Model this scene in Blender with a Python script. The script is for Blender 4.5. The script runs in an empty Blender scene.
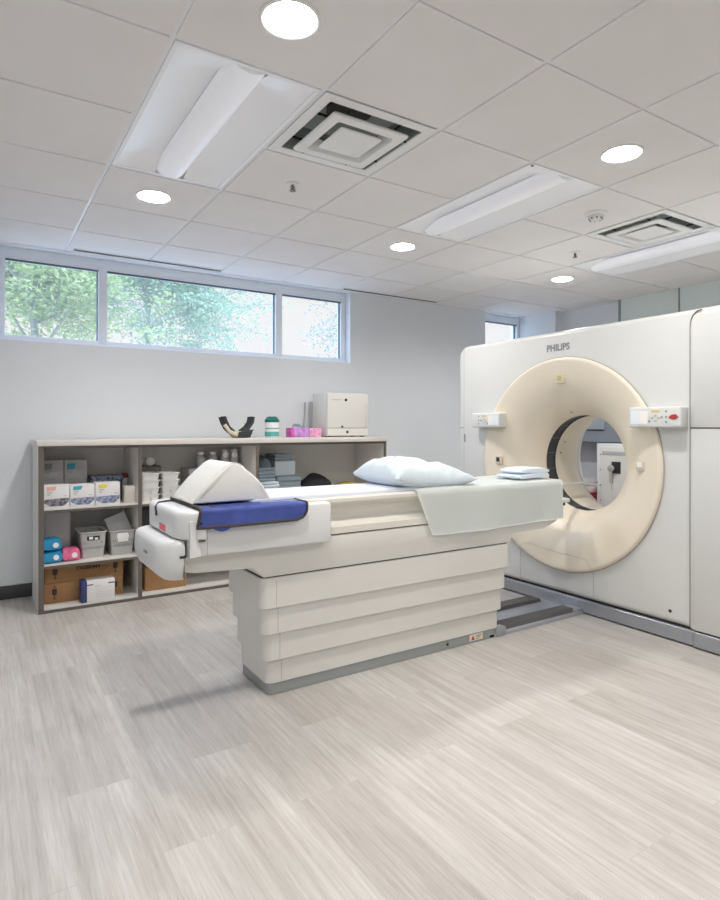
import bpy, bmesh, math, random
from mathutils import Vector, Matrix, noise
PI = math.pi
random.seed(7)
scene = bpy.context.scene
C = scene.collection

# ------------------------------------------------------------------ materials
def nodes(name):
    m = bpy.data.materials.new(name); m.use_nodes = True
    nt = m.node_tree; nt.nodes.clear()
    out = nt.nodes.new('ShaderNodeOutputMaterial')
    return m, nt, out
def mat(name, col, rough=.5, metal=0, var=0, vscale=6, bump=0, bscale=60, spec=.5, coat=0, sheen=0, stretch=None, glow=0):
    m, nt, out = nodes(name)
    p = nt.nodes.new('ShaderNodeBsdfPrincipled')
    p.inputs['Base Color'].default_value = (*col, 1); p.inputs['Roughness'].default_value = rough
    p.inputs['Metallic'].default_value = metal; p.inputs['Specular IOR Level'].default_value = spec
    p.inputs['Coat Weight'].default_value = coat; p.inputs['Sheen Weight'].default_value = sheen
    if glow: p.inputs['Emission Color'].default_value = (.95, .97, 1, 1); p.inputs['Emission Strength'].default_value = glow
    nt.links.new(p.outputs[0], out.inputs[0])
    if var or bump:
        tc = nt.nodes.new('ShaderNodeTexCoord'); src = tc.outputs['Object']
        if stretch:
            mp = nt.nodes.new('ShaderNodeMapping'); mp.inputs['Scale'].default_value = stretch
            nt.links.new(src, mp.inputs[0]); src = mp.outputs[0]
    if var:
        n = nt.nodes.new('ShaderNodeTexNoise'); n.inputs['Scale'].default_value = vscale; n.inputs['Detail'].default_value = 4
        r = nt.nodes.new('ShaderNodeValToRGB')
        r.color_ramp.elements[0].position = .3; r.color_ramp.elements[1].position = .7
        r.color_ramp.elements[0].color = (*[max(0, c*(1-var)) for c in col], 1)
        r.color_ramp.elements[1].color = (*[min(1, c*(1+var)) for c in col], 1)
        nt.links.new(src, n.inputs['Vector']); nt.links.new(n.outputs['Fac'], r.inputs[0]); nt.links.new(r.outputs[0], p.inputs['Base Color'])
    if bump:
        n = nt.nodes.new('ShaderNodeTexNoise'); n.inputs['Scale'].default_value = bscale; n.inputs['Detail'].default_value = 3
        b = nt.nodes.new('ShaderNodeBump'); b.inputs['Strength'].default_value = bump; b.inputs['Distance'].default_value = .01
        nt.links.new(src, n.inputs['Vector']); nt.links.new(n.outputs['Fac'], b.inputs['Height']); nt.links.new(b.outputs[0], p.inputs['Normal'])
    return m
def emis(name, col, s):
    m, nt, out = nodes(name)
    e = nt.nodes.new('ShaderNodeEmission'); e.inputs[0].default_value = (*col, 1); e.inputs[1].default_value = s
    nt.links.new(e.outputs[0], out.inputs[0]); return m
def glassmat(name, tint, refl=.06, haze=0.0):
    m, nt, out = nodes(name)
    t = nt.nodes.new('ShaderNodeBsdfTransparent'); t.inputs[0].default_value = (*tint, 1)
    g = nt.nodes.new('ShaderNodeBsdfGlossy'); g.inputs['Roughness'].default_value = .02
    mx = nt.nodes.new('ShaderNodeMixShader'); mx.inputs[0].default_value = refl
    nt.links.new(t.outputs[0], mx.inputs[1]); nt.links.new(g.outputs[0], mx.inputs[2]); last = mx
    if haze:
        d = nt.nodes.new('ShaderNodeBsdfTranslucent'); d.inputs[0].default_value = (.95, .97, 1, 1)
        m2 = nt.nodes.new('ShaderNodeMixShader'); m2.inputs[0].default_value = haze
        nt.links.new(mx.outputs[0], m2.inputs[1]); nt.links.new(d.outputs[0], m2.inputs[2]); last = m2
    nt.links.new(last.outputs[0], out.inputs[0]); return m
def floormat():
    m, nt, out = nodes('vinyl_planks'); N = nt.nodes.new; L = nt.links.new
    p = N('ShaderNodeBsdfPrincipled'); L(p.outputs[0], out.inputs[0])
    tc = N('ShaderNodeTexCoord')
    mp = N('ShaderNodeMapping'); mp.inputs['Rotation'].default_value = (0, 0, PI/2); mp.inputs['Location'].default_value = (.3, .07, 0)
    L(tc.outputs['Object'], mp.inputs[0])
    br = N('ShaderNodeTexBrick'); br.offset = .37; br.inputs['Scale'].default_value = 1
    br.inputs['Brick Width'].default_value = 1.22; br.inputs['Row Height'].default_value = .23
    br.inputs['Mortar Size'].default_value = .0012; br.inputs['Mortar Smooth'].default_value = .3; br.inputs['Bias'].default_value = 0
    br.inputs['Color1'].default_value = (.49, .46, .43, 1); br.inputs['Color2'].default_value = (.625, .60, .57, 1); br.inputs['Mortar'].default_value = (.50, .465, .425, 1)
    L(mp.outputs[0], br.inputs[0])
    def grain(sx, sy, det, lo, hi, dark):
        g = N('ShaderNodeMapping'); g.inputs['Scale'].default_value = (sx, sy, 1); L(mp.outputs[0], g.inputs[0])
        # a different piece of grain on each plank
        add = N('ShaderNodeVectorMath'); add.operation = 'MULTIPLY_ADD'; add.inputs[1].default_value = (37, 53, 0)
        L(br.outputs['Color'], add.inputs[0]); L(g.outputs[0], add.inputs[2])
        n = N('ShaderNodeTexNoise'); n.inputs['Scale'].default_value = 1; n.inputs['Detail'].default_value = det; n.inputs['Roughness'].default_value = .65
        n.inputs['Distortion'].default_value = .4
        L(add.outputs[0], n.inputs['Vector'])
        r = N('ShaderNodeValToRGB'); r.color_ramp.elements[0].position = lo; r.color_ramp.elements[1].position = hi
        r.color_ramp.elements[0].color = (*dark, 1); r.color_ramp.elements[1].color = (1, 1, 1, 1)
        L(n.outputs['Fac'], r.inputs[0]); return r
    def mul(a, b, f=1):
        x = N('ShaderNodeMix'); x.data_type = 'RGBA'; x.blend_type = 'MULTIPLY'; x.inputs[0].default_value = f
        L(a, x.inputs[6]); L(b, x.inputs[7]); return x.outputs[2]
    c = mul(br.outputs['Color'], grain(1.5, 48, 7, .28, .64, (.70, .68, .665)).outputs[0])
    c = mul(c, grain(9, 190, 4, .30, .58, (.74, .73, .72)).outputs[0], .65)
    c = mul(c, grain(1.6, 7, 4, .32, .66, (.82, .81, .80)).outputs[0])
    g = N('ShaderNodeGamma'); g.inputs[1].default_value = .80; L(c, g.inputs[0])
    L(g.outputs[0], p.inputs['Base Color'])
    p.inputs['Roughness'].default_value = .42; p.inputs['Specular IOR Level'].default_value = .45
    return m
def leafmat(name, a, b):
    m, nt, out = nodes(name); N = nt.nodes.new; L = nt.links.new
    gi = N('ShaderNodeNewGeometry'); r = N('ShaderNodeValToRGB')
    r.color_ramp.elements[0].color = (*a, 1); r.color_ramp.elements[1].color = (*b, 1)
    L(gi.outputs['Random Per Island'], r.inputs[0])
    d = N('ShaderNodeBsdfDiffuse'); t = N('ShaderNodeBsdfTranslucent'); x = N('ShaderNodeMixShader'); x.inputs[0].default_value = .55
    L(r.outputs[0], d.inputs[0]); L(r.outputs[0], t.inputs[0]); L(d.outputs[0], x.inputs[1]); L(t.outputs[0], x.inputs[2]); L(x.outputs[0], out.inputs[0])
    return m

M = {}
M['wall'] = mat('wall_paint', (.77, .80, .83), .7, var=.012, vscale=2, bump=.04, bscale=220)
M['wall_dark'] = mat('grey_wall_paint', (.52, .53, .56), .7, bump=.04, bscale=220)
M['mint'] = mat('pale_green_paint', (.72, .79, .775), .6, bump=.03, bscale=200)
M['tile'] = mat('ceiling_tile', (.80, .775, .76), .85, var=.02, vscale=3, bump=.12, bscale=420)
M['tee'] = mat('white_tee_bar', (.86, .87, .89), .24)
M['white'] = mat('white_enamel', (.80, .80, .79), .35)
M['frame'] = mat('window_frame', (.86, .90, .95), .4)
M['dark'] = mat('black_gap', (.02, .02, .022), .6)
M['baseboard'] = mat('dark_rubber_base', (.055, .055, .06), .5)
M['floor'] = floormat()
M['glass'] = glassmat('window_glass', (.98, .985, .98), .02, .045)
M['duct'] = mat('duct_metal', (.44, .48, .47), .35, .4)
M['galv'] = mat('galvanised', (.50, .62, .68), .3, .7)
M['lens'] = emis('downlight_lens', (1, .965, .925), 345)
M['cone'] = mat('white_reflector', (.86, .85, .83), .3)
M['basket'] = mat('frosted_lens', (.80, .80, .84), .3, glow=.16)
M['trof'] = mat('troffer_enamel', (.92, .93, .95), .3)
M['gantry'] = mat('gantry_plastic', (.69, .70, .69), .32, bump=.015, bscale=500, coat=.15)
M['cream'] = mat('cream_plastic', (.80, .73, .61), .33, bump=.015, bscale=500, coat=.1)
M['cover'] = mat('table_plastic', (.70, .69, .655), .35, bump=.015, bscale=500, coat=.1)
M['tablelight'] = mat('table_cap_plastic', (.71, .72, .72), .35, bump=.015, bscale=500, coat=.1)
M['deckp'] = mat('deck_plastic', (.72, .69, .63), .28, coat=.2)
M['rim'] = mat('cradle_rim', (.78, .71, .60), .3, coat=.2)
M['seam'] = mat('seam_line', (.16, .14, .12), .6)
M['seaml'] = mat('light_seam', (.46, .41, .39), .6)
M['skirt'] = mat('skirt_aluminium', (.40, .42, .46), .38, .55)
M['plinth'] = mat('plinth_grey', (.30, .32, .32), .5)
M['mat_rub'] = mat('dark_rubber_mat', (.105, .10, .105), .75, bump=.5, bscale=180)
M['plate'] = mat('brushed_plate', (.52, .55, .62), .35, .6)
M['black'] = mat('black_plastic', (.025, .025, .028), .45)
M['bore'] = mat('bore_window', (.035, .035, .04), .35)
M['text'] = mat('grey_lettering', (.25, .27, .30), .5)
M['screen'] = mat('panel_screen', (.80, .86, .90), .15)
M['screenw'] = mat('panel_screen_white', (.90, .88, .85), .15)
M['btn'] = mat('grey_button', (.25, .28, .26), .5)
M['btny'] = mat('amber_button', (.70, .55, .22), .5)
M['btnr'] = mat('red_button', (.45, .04, .03), .4)
M['orange'] = mat('amber_window', (.55, .45, .16), .3)
M['notch'] = mat('notch_plastic', (.62, .56, .44), .4)
M['sheet'] = mat('mint_drape_fabric', (.915, .955, .945), .85, bump=.10, bscale=160, sheen=.2)
M['linen'] = mat('pale_blue_linen', (.65, .73, .82), .85, bump=.12, bscale=260, sheen=.2)
M['pillow'] = mat('pillow_fabric', (.62, .70, .755), .6, bump=.5, bscale=13, sheen=.2)
M['mattress'] = mat('mattress_vinyl', (.69, .73, .83), .6, bump=.04, bscale=80)
M['bolster'] = mat('white_vinyl', (.76, .75, .71), .45, bump=.22, bscale=9)
M['blue'] = mat('royal_blue_nylon', (.12, .18, .58), .55, var=.12, vscale=14, bump=.25, bscale=22)
M['brown'] = mat('dark_binding', (.05, .04, .04), .7)
M['red'] = mat('red_label', (.70, .13, .16), .5)
M['shelftop'] = mat('shelf_top_laminate', (.70, .66, .62), .4)
M['shelfw'] = mat('white_laminate', (.72, .70, .67), .45)
M['shelfe'] = mat('taupe_edge', (.125, .11, .095), .5)
M['card'] = mat('cardboard', (.36, .20, .09), .8, var=.06, vscale=9, bump=.05, bscale=120)
M['ink'] = mat('dark_ink', (.05, .04, .04), .7)
M['boxw'] = mat('white_carton', (.74, .73, .73), .6)
M['boxg'] = mat('grey_carton', (.50, .50, .51), .6)
M['teal'] = mat('teal_print', (.05, .36, .50), .6)
M['pinkp'] = mat('pink_print', (.78, .42, .40), .6)
M['yellowp'] = mat('yellow_print', (.72, .62, .12), .6)
M['photo'] = mat('photo_print', (.17, .165, .19), .6, var=.9, vscale=55)
M['photob'] = mat('blue_photo_print', (.22, .25, .36), .6, var=.8, vscale=60)
M['navy'] = mat('navy_print', (.035, .05, .17), .5)
M['greyplastic'] = mat('grey_basket_plastic', (.47, .46, .45), .5)
M['packblue'] = mat('cyan_pack', (.02, .30, .56), .35, bump=.3, bscale=25)
M['packpink'] = mat('pink_pack', (.80, .16, .32), .35, var=.3, vscale=30, bump=.3, bscale=30)
M['labelw'] = mat('white_sticker', (.85, .85, .84), .5)
M['traywhite'] = mat('white_tray', (.76, .76, .75), .4)
M['cloth_grey'] = mat('blue_grey_cloth', (.33, .41, .47), .85, bump=.15, bscale=120)
M['cloth_light'] = mat('light_blue_cloth', (.56, .64, .70), .85, bump=.15, bscale=120)
M['cloth_dark'] = mat('dark_slate_cloth', (.13, .17, .20), .85, bump=.15, bscale=60)
M['cloth_black'] = mat('black_cloth', (.018, .018, .022), .9, bump=.3, bscale=30)
M['cloth_yellow'] = mat('mustard_cloth', (.55, .42, .12), .9, bump=.3, bscale=30)
M['clear'] = mat('translucent_plastic', (.50, .50, .50), .25)
M['headcream'] = mat('holder_cream', (.66, .60, .47), .4)
M['headfoam'] = mat('holder_black_foam', (.04, .045, .05), .8)
M['tealcap'] = mat('dark_teal_cap', (.01, .16, .14), .4)
M['purple'] = mat('lilac_print', (.52, .26, .62), .6, var=.35, vscale=28)
M['magenta'] = mat('magenta_print', (.62, .12, .42), .6, var=.25, vscale=40)
M['pink'] = mat('pink_tissue_print', (.80, .36, .58), .6, var=.3, vscale=45)
M['cabinet'] = mat('ivory_enamel', (.74, .73, .69), .35)
M['binred'] = mat('red_bin_plastic', (.40, .02, .03), .4)
M['greypanel'] = mat('slate_panel', (.25, .28, .33), .5)
M['bark'] = mat('tree_bark', (.36, .36, .32), .9, bump=.4, bscale=15)
M['leafA'] = leafmat('leaf_yellow_green', (.36, .48, .20), (.60, .66, .36))
M['leafB'] = leafmat('leaf_teal_green', (.27, .42, .27), (.46, .58, .42))
M['leafC'] = leafmat('leaf_slate_green', (.20, .30, .26), (.34, .44, .38))
M['lawn'] = mat('pale_paving', (.40, .39, .37), .9, var=.1, vscale=3)
M['paper'] = mat('paper_wrap', (.56, .55, .54), .7)

# ------------------------------------------------------------------ mesh helpers
class B:
    def __init__(s): s.bm = bmesh.new()
    def _merge(s, t, mtx=None):
        if mtx is not None: bmesh.ops.transform(t, matrix=mtx, verts=t.verts)
        me = bpy.data.meshes.new('tmp'); t.to_mesh(me); t.free(); s.bm.from_mesh(me); bpy.data.meshes.remove(me); return s
    def box(s, x0, x1, y0, y1, z0, z1, bev=0, seg=2, mtx=None):
        t = bmesh.new(); bmesh.ops.create_cube(t, size=1)
        for v in t.verts: v.co = Vector(((x0+x1)/2+v.co.x*(x1-x0), (y0+y1)/2+v.co.y*(y1-y0), (z0+z1)/2+v.co.z*(z1-z0)))
        if bev: bmesh.ops.bevel(t, geom=t.edges[:], offset=bev, segments=seg, profile=.5, affect='EDGES', clamp_overlap=True)
        return s._merge(t, mtx)
    def prism(s, pts, a0, a1, axis='z', bev=0, seg=3, bevside=False):
        t = bmesh.new()
        f = {'z': lambda p, a: (p[0], p[1], a), 'y': lambda p, a: (p[0], a, p[1]), 'x': lambda p, a: (a, p[0], p[1])}[axis]
        lo = [t.verts.new(f(p, a0)) for p in pts]; hi = [t.verts.new(f(p, a1)) for p in pts]
        n = len(pts); t.faces.new(lo[::-1]); t.faces.new(hi)
        for i in range(n): t.faces.new((lo[i], lo[(i+1) % n], hi[(i+1) % n], hi[i]))
        bmesh.ops.recalc_face_normals(t, faces=t.faces[:])
        if bev:
            caps = set(lo), set(hi)
            es = [e for e in t.edges if bevside or any(e.verts[0] in k and e.verts[1] in k for k in caps)]
            bmesh.ops.bevel(t, geom=es, offset=bev, segments=seg, profile=.5, affect='EDGES', clamp_overlap=True)
        return s._merge(t)
    def lathe(s, prof, c=(0, 0, 0), axis='z', seg=32, cap=(False, False), a0=0, a1=2*PI):
        t = bmesh.new(); full = abs(a1-a0-2*PI) < 1e-6; n = seg if full else seg+1; rings = []
        for r, z in prof:
            ring = []
            for i in range(n):
                a = a0+(a1-a0)*i/seg
                p = (r*math.cos(a), r*math.sin(a), z)
                if axis == 'x': p = (p[2], p[0], p[1])
                if axis == 'y': p = (p[0], p[2], p[1])
                ring.append(t.verts.new((p[0]+c[0], p[1]+c[1], p[2]+c[2])))
            rings.append(ring)
        for a, b in zip(rings, rings[1:]):
            for i in range(n if full else n-1): t.faces.new((a[i], a[(i+1) % n], b[(i+1) % n], b[i]))
        if cap[0]: t.faces.new(rings[0][::-1])
        if cap[1]: t.faces.new(rings[-1])
        bmesh.ops.recalc_face_normals(t, faces=t.faces[:])
        return s._merge(t)
    def cyl(s, c, r, h, axis='z', seg=24, bev=0, r2=None):
        r2 = r if r2 is None else r2
        pr = [(r, 0), (r2, h)] if not bev else [(r-bev, 0), (r-.3*bev, .3*bev), (r, bev), (r2, h-bev), (r2-.3*bev, h-.3*bev), (r2-bev, h)]
        return s.lathe(pr, c, axis, seg, (True, True))
    def tube(s, pts, r, seg=8, closed=False, r1=None):
        t = bmesh.new(); pts = [Vector(p) for p in pts]; n = len(pts); rings = []; up = None
        for i, p in enumerate(pts):
            a = pts[(i-1) % n] if (i or closed) else p; b = pts[(i+1) % n] if (i < n-1 or closed) else p
            d = (b-a).normalized()
            if up is None: up = Vector((0, 0, 1)) if abs(d.z) < .9 else Vector((1, 0, 0))
            x = d.cross(up).normalized(); y = x.cross(d).normalized(); up = y
            rr = r if r1 is None else r+(r1-r)*i/max(1, n-1)
            rings.append([t.verts.new(p+x*rr*math.cos(2*PI*k/seg)+y*rr*math.sin(2*PI*k/seg)) for k in range(seg)])
        for i in range(n if closed else n-1):
            a, b = rings[i], rings[(i+1) % n]
            for k in range(seg): t.faces.new((a[k], a[(k+1) % seg], b[(k+1) % seg], b[k]))
        if not closed: t.faces.new(rings[0][::-1]); t.faces.new(rings[-1])
        bmesh.ops.recalc_face_normals(t, faces=t.faces[:])
        return s._merge(t)
    def grid(s, fn, nu, nv, thick=0):
        t = bmesh.new()
        vs = [[t.verts.new(fn(i/nu, j/nv)) for j in range(nv+1)] for i in range(nu+1)]
        for i in range(nu):
            for j in range(nv): t.faces.new((vs[i][j], vs[i+1][j], vs[i+1][j+1], vs[i][j+1]))
        if thick: bmesh.ops.solidify(t, geom=t.faces[:], thickness=thick)
        bmesh.ops.recalc_face_normals(t, faces=t.faces[:])
        return s._merge(t)
    def loft(s, plan, prof):
        t = bmesh.new(); L = []
        for i, z in prof: L.append([t.verts.new((p[0], p[1], z)) for p in plan(i)])
        for a, c in zip(L, L[1:]):
            for k in range(len(a)): t.faces.new((a[k], a[(k+1) % len(a)], c[(k+1) % len(a)], c[k]))
        t.faces.new(L[0][::-1]); t.faces.new(L[-1]); bmesh.ops.recalc_face_normals(t, faces=t.faces[:])
        return s._merge(t)
    def quad(s, *ps):
        s.bm.faces.new([s.bm.verts.new(p) for p in ps]); return s

def worldloc(o):
    l = Vector(o.location)
    while o.parent: o = o.parent; l = l+Vector(o.location)
    return l
def O(name, b, m, parent=None, sharp=35, flat=False):
    bm = b.bm
    if parent: off = worldloc(parent)
    else:
        xs = [v.co for v in bm.verts]
        off = Vector(((min(v.x for v in xs)+max(v.x for v in xs))/2, (min(v.y for v in xs)+max(v.y for v in xs))/2, min(v.z for v in xs)))
    bmesh.ops.translate(bm, verts=bm.verts, vec=-off)
    for f in bm.faces: f.smooth = not flat
    th = math.radians(sharp)
    for e in bm.edges:
        if len(e.link_faces) == 2 and e.calc_face_angle(0) > th: e.smooth = False
    me = bpy.data.meshes.new(name); bm.to_mesh(me); bm.free()
    me.materials.append(m if not isinstance(m, str) else M[m])
    o = bpy.data.objects.new(name, me); C.objects.link(o)
    if parent: o.parent = parent
    else: o.location = off
    return o
def T(o, label, cat, group=None):
    o['label'] = label; o['category'] = cat
    if group: o['group'] = group
    return o
def thing(name, label, cat, loc, group=None):
    o = bpy.data.objects.new(name, None); o.empty_display_size = .1; C.objects.link(o); o.location = loc
    return T(o, label, cat, group)
def S(o): o['kind'] = 'structure'; return o
def dup(root, delta, label=None, group=None, rotz=0):
    def rec(o, par):
        c = o.copy(); C.objects.link(c)
        if par: c.parent = par
        for ch in list(o.children): rec(ch, c)
        return c
    r = rec(root, None); r.location = Vector(root.location)+Vector(delta); r.rotation_euler.z += rotz
    if label: r['label'] = label
    if group: r['group'] = group
    return r
def text(name, s, size, loc, rot, m, parent, extrude=.0006, heavy=0, sx=1):
    cu = bpy.data.curves.new(name, 'FONT'); cu.body = s; cu.size = size; cu.extrude = extrude; cu.offset = heavy
    cu.align_x = 'CENTER'; cu.align_y = 'CENTER'; cu.resolution_u = 3
    t = bpy.data.objects.new('tmp_text', cu); C.objects.link(t)
    bpy.context.view_layer.update()
    me = bpy.data.meshes.new_from_object(t.evaluated_get(bpy.context.evaluated_depsgraph_get()))
    bpy.data.objects.remove(t); bpy.data.curves.remove(cu)
    from mathutils import Euler
    me.transform(Matrix.Translation(Vector(loc)-worldloc(parent)) @ Euler(rot).to_matrix().to_4x4() @ Matrix.Diagonal((sx, 1, 1, 1)))
    me.materials.clear(); me.materials.append(M[m])
    o = bpy.data.objects.new(name, me); C.objects.link(o); o.parent = parent
    return o
FACE_MX = (PI/2, 0, -PI/2)      # lettering read from -X
FACE_MY = (PI/2, 0, 0)          # lettering read from -Y
def rrect(x0, x1, y0, y1, r, n=6, corners=(1, 1, 1, 1)):
    """rounded rectangle; r a number or one radius per corner: (x0y0, x1y0, x1y1, x0y1)"""
    rs = r if isinstance(r, (tuple, list)) else [r]*4
    cs = [((x0, y0), (1, 1), PI), ((x1, y0), (-1, 1), 1.5*PI), ((x1, y1), (-1, -1), 0), ((x0, y1), (1, -1), .5*PI)]
    out = []
    for (c, sg, a), q in zip(cs, rs):
        if q <= 1e-6: out.append(c); continue
        cx, cy = c[0]+sg[0]*q, c[1]+sg[1]*q
        for i in range(n+1):
            b = a+PI/2*i/n; out.append((cx+q*math.cos(b), cy+q*math.sin(b)))
    return out

# ------------------------------------------------------------------ dimensions
CEIL = 2.6375; TX0 = .58; TY0 = 2.123; G = .6096
XL, XR, YF, YB = -.64, 5.86, -2.144, 5.15
WB, WT = 1.92, CEIL            # clerestory opening
W1 = (.13, 3.176); W2 = (5.04, 5.72)
gx = lambda i: TX0+G*i
gy = lambda j: TY0+G*j

# ------------------------------------------------------------------ room shell
S(O('floor', B().box(XL-.2, XR+.2, YF-.2, YB+.25, -.1, 0), 'floor'))
b = B(); th = .25
b.box(XL-.2, XR+.2, YB, YB+th, 0, WB)
b.box(XL-.2, W1[0], YB, YB+th, WB, 2.95); b.box(W1[1], W2[0], YB, YB+th, WB, 2.95); b.box(W2[1], XR+.2, YB, YB+th, WB, 2.95)
b.box(W1[0], W1[1], YB, YB+th, WT, 2.95); b.box(W2[0], W2[1], YB, YB+th, WT, 2.95)
S(O('wall_back', b, 'wall'))
S(O('wall_left', B().box(XL-.2, XL, YF, YB, 0, 2.95), 'wall'))
b = B(); b.box(XR, XR+.2, YF, YB, 0, 2.95); b.box(5.72, XR, 4.69, YB, 0, CEIL+.05); S(O('wall_right', b, 'wall'))
S(O('wall_front', B().box(XL-.2, XR+.2, YF-.2, YF, 0, 2.95), 'wall'))
S(O('light_block_slab', B().box(XL-.2, XR+.2, YF-.2, YB+.25, 2.95, 3.05), 'wall'))  # unseen slab added above the ceiling to keep sky light from leaking in
S(O('baseboard_back', B().box(XL, 5.72, YB-.012, YB, 0, .10, .003), 'baseboard'))
S(O('baseboard_right', B().box(XR-.012, XR, YF, 4.69, 0, .10, .003), 'baseboard'))
S(O('baseboard_left', B().box(XL, XL+.012, YF, YB-.012, 0, .10, .003), 'baseboard'))
# raised fascia panels along the head of the right wall, dark joints between
b = B(); b.box(5.80, XR, 3.27, 3.90, 2.15, CEIL+.02, .004); b.box(5.80, XR, 2.2, 3.262, 2.15, CEIL+.02, .004); S(O('trim_1', b, 'mint'))
b = B(); b.box(5.795, XR, 3.90, 3.925, 2.15, CEIL+.01); b.box(5.79, XR, 3.262, 3.27, 2.15, CEIL+.01); S(O('trim_2', b, 'greypanel'))

# ---- windows
def window(name, x0, x1, mull):
    fy0, fy1 = 5.245, 5.325; ztop = WT-.092; fr = .052
    b = B()
    b.box(x0, x1, fy0, fy1, ztop, WT, .004); b.box(x0, x1, fy0, fy1, WB, WB+fr, .004)
    b.box(x0+.001, x0+fr, fy0-.002, fy1-.002, WB+.001, WT-.001, .003); b.box(x1-fr, x1-.001, fy0-.002, fy1-.002, WB+.001, WT-.001, .003)
    for mx in mull: b.box(mx-.034, mx+.034, fy0-.003, fy1-.003, WB+fr*.5, WT-.05, .003)
    b.box(x0, x1, fy0-.02, fy0, WB, WB+.022, .004)
    w = S(O(name, b, 'frame'))
    xs = [x0+fr]+[q for mx in mull for q in (mx-.034, mx+.034)]+[x1-fr]
    for a, c in zip(xs[::2], xs[1::2]):
        p = O('pane', B().box(a-.005, c+.005, 5.285, 5.291, WB+fr-.005, ztop+.005), 'glass', w); S(p)
        g = B(); g.box(a, c, 5.243, 5.262, ztop-.012, ztop+.001); g.box(c-.007, c, 5.27, 5.292, WB+fr, ztop)
        S(O('gasket', g, mat('gasket', (.12, .15, .18), .6), w))
    return w
window('window_1', W1[0], W1[1], (.868, 2.434))
window('window_2', W2[0], W2[1], ())

# ---- ceiling grid
TROF = {(i, j) for i in (0, 3, 6) for k in (0,) for j in (k, k+1)}
DIFF = {(1, 0), (5, 0)}
DOWN = {(i, j) for i in (0, 3, 6) for j in (-4, -1, 2)}
b = B(); gap = .009
for i in range(-2, 9):
    for j in range(-7, 5):
        if (i, j) in TROF or (i, j) in DIFF: continue
        x0, x1 = max(gx(i), XL)+gap, min(gx(i+1), XR)-gap
        y0, y1 = max(gy(j), YF)+gap, min(gy(j+1), YB)-gap
        if (i, j) in DOWN:
            cx, cy = gx(i)+G/2, gy(j)+G/2; n = 40; r = .088; inn = []; ou = []
            for k in range(n):
                a = 2*PI*(k+.5)/n; d = (math.cos(a), math.sin(a)); s = 1/max(abs(d[0])/((x1-x0)/2), abs(d[1])/((y1-y0)/2))
                inn.append(b.bm.verts.new((cx+r*d[0], cy+r*d[1], CEIL))); ou.append(b.bm.verts.new((cx+s*d[0], cy+s*d[1], CEIL)))
            for k in range(n): b.bm.faces.new((inn[k], inn[(k+1) % n], ou[(k+1) % n], ou[k]))
            for q in ((x0, x0, y0, y1), (x1, x1, y0, y1), (x0, x1, y0, y0), (x0, x1, y1, y1)):
                b.quad((q[0], q[2], CEIL), (q[1], q[3], CEIL), (q[1], q[3], CEIL+.012), (q[0], q[2], CEIL+.012))
            cs = [(x0, y0), (x1, y0), (x1, y1), (x0, y1)]
            for k in range(4):   # fill the four corner slivers
                c0 = cs[k]; near = sorted(ou, key=lambda v: (v.co.x-c0[0])**2+(v.co.y-c0[1])**2)[:2]
                b.bm.faces.new((near[0], near[1], b.bm.verts.new((c0[0], c0[1], CEIL))))
        else: b.box(x0, x1, y0, y1, CEIL, CEIL+.014)
S(O('ceiling', b, 'tile', flat=True))
b = B()
for i in range(-2, 10):
    x = min(gx(i), XR-.008); b.box(x-.013, x+.013, YF, YB, CEIL+.006, CEIL+.03)
for j in range(-6, 6):
    y = min(gy(j), YB-.008)
    segs = []; a = XL
    for i in range(-2, 9):
        if (i, j) in TROF and (i, j-1) in TROF:
            segs.append((a, gx(i))); a = gx(i+1)
    segs.append((a, XR))
    for p, q in segs: b.box(p, q, y-.013, y+.013, CEIL+.007, CEIL+.029)
S(O('ceiling_grid', b, 'tee', flat=True))
b = B()
b.box(XL, XR, YB-.02, YB, CEIL-.006, CEIL+.01); b.box(XR-.02, XR, YF, YB, CEIL-.006, CEIL+.01); S(O('trim_3', b, 'tee'))

# ---- downlights
DN = {(0, -1): 'round white recessed downlight nearest the camera, above the long fluorescent troffer',
      (0, 2): 'small round recessed downlight in the tile between the ceiling troffer and the long window',
      (3, -1): 'round recessed downlight in the tile beside the square air diffuser with the smoke sensor',
      (3, 2): 'small round recessed downlight over the pillow, beyond the middle troffer',
      (6, 2): 'small round recessed downlight above the scanner near the short corner window',
      (6, -1): 'round recessed ceiling downlight above the right side of the scanner'}
proto = None
def downlight(i, j):
    cx, cy = gx(i)+G/2, gy(j)+G/2
    r = thing('downlight', '', 'downlight', (cx, cy, CEIL), 'recessed round downlights')
    O('trim_ring', B().lathe([(.088, CEIL+.002), (.088, CEIL-.004), (.094, CEIL-.007), (.102, CEIL-.004), (.103, CEIL)], (cx, cy, 0), seg=40), 'white', r)
    O('reflector', B().lathe([(.0885, CEIL-.003), (.080, CEIL+.05), (.070, CEIL+.085), (.02, CEIL+.088)], (cx, cy, 0), seg=40, cap=(False, True)), 'cone', r)
    O('lens', B().lathe([(.079, CEIL+.030), (.05, CEIL+.028), (.0, CEIL+.027)], (cx, cy, 0), seg=32), 'lens', r)
    return r
for (i, j) in [(0, -1), (0, 2), (3, -1), (3, 2), (6, 2), (6, -1), (0, -4), (3, -4), (6, -4)]:  # the nearest row is unseen, added for its light
    lab = DN.get((i, j), 'unseen round recessed downlight added to light the near end of the room')
    if proto is None: proto = downlight(i, j); pij = (i, j); proto['label'] = lab
    else: dup(proto, ((i-pij[0])*G, (j-pij[1])*G, 0), lab)

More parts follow.
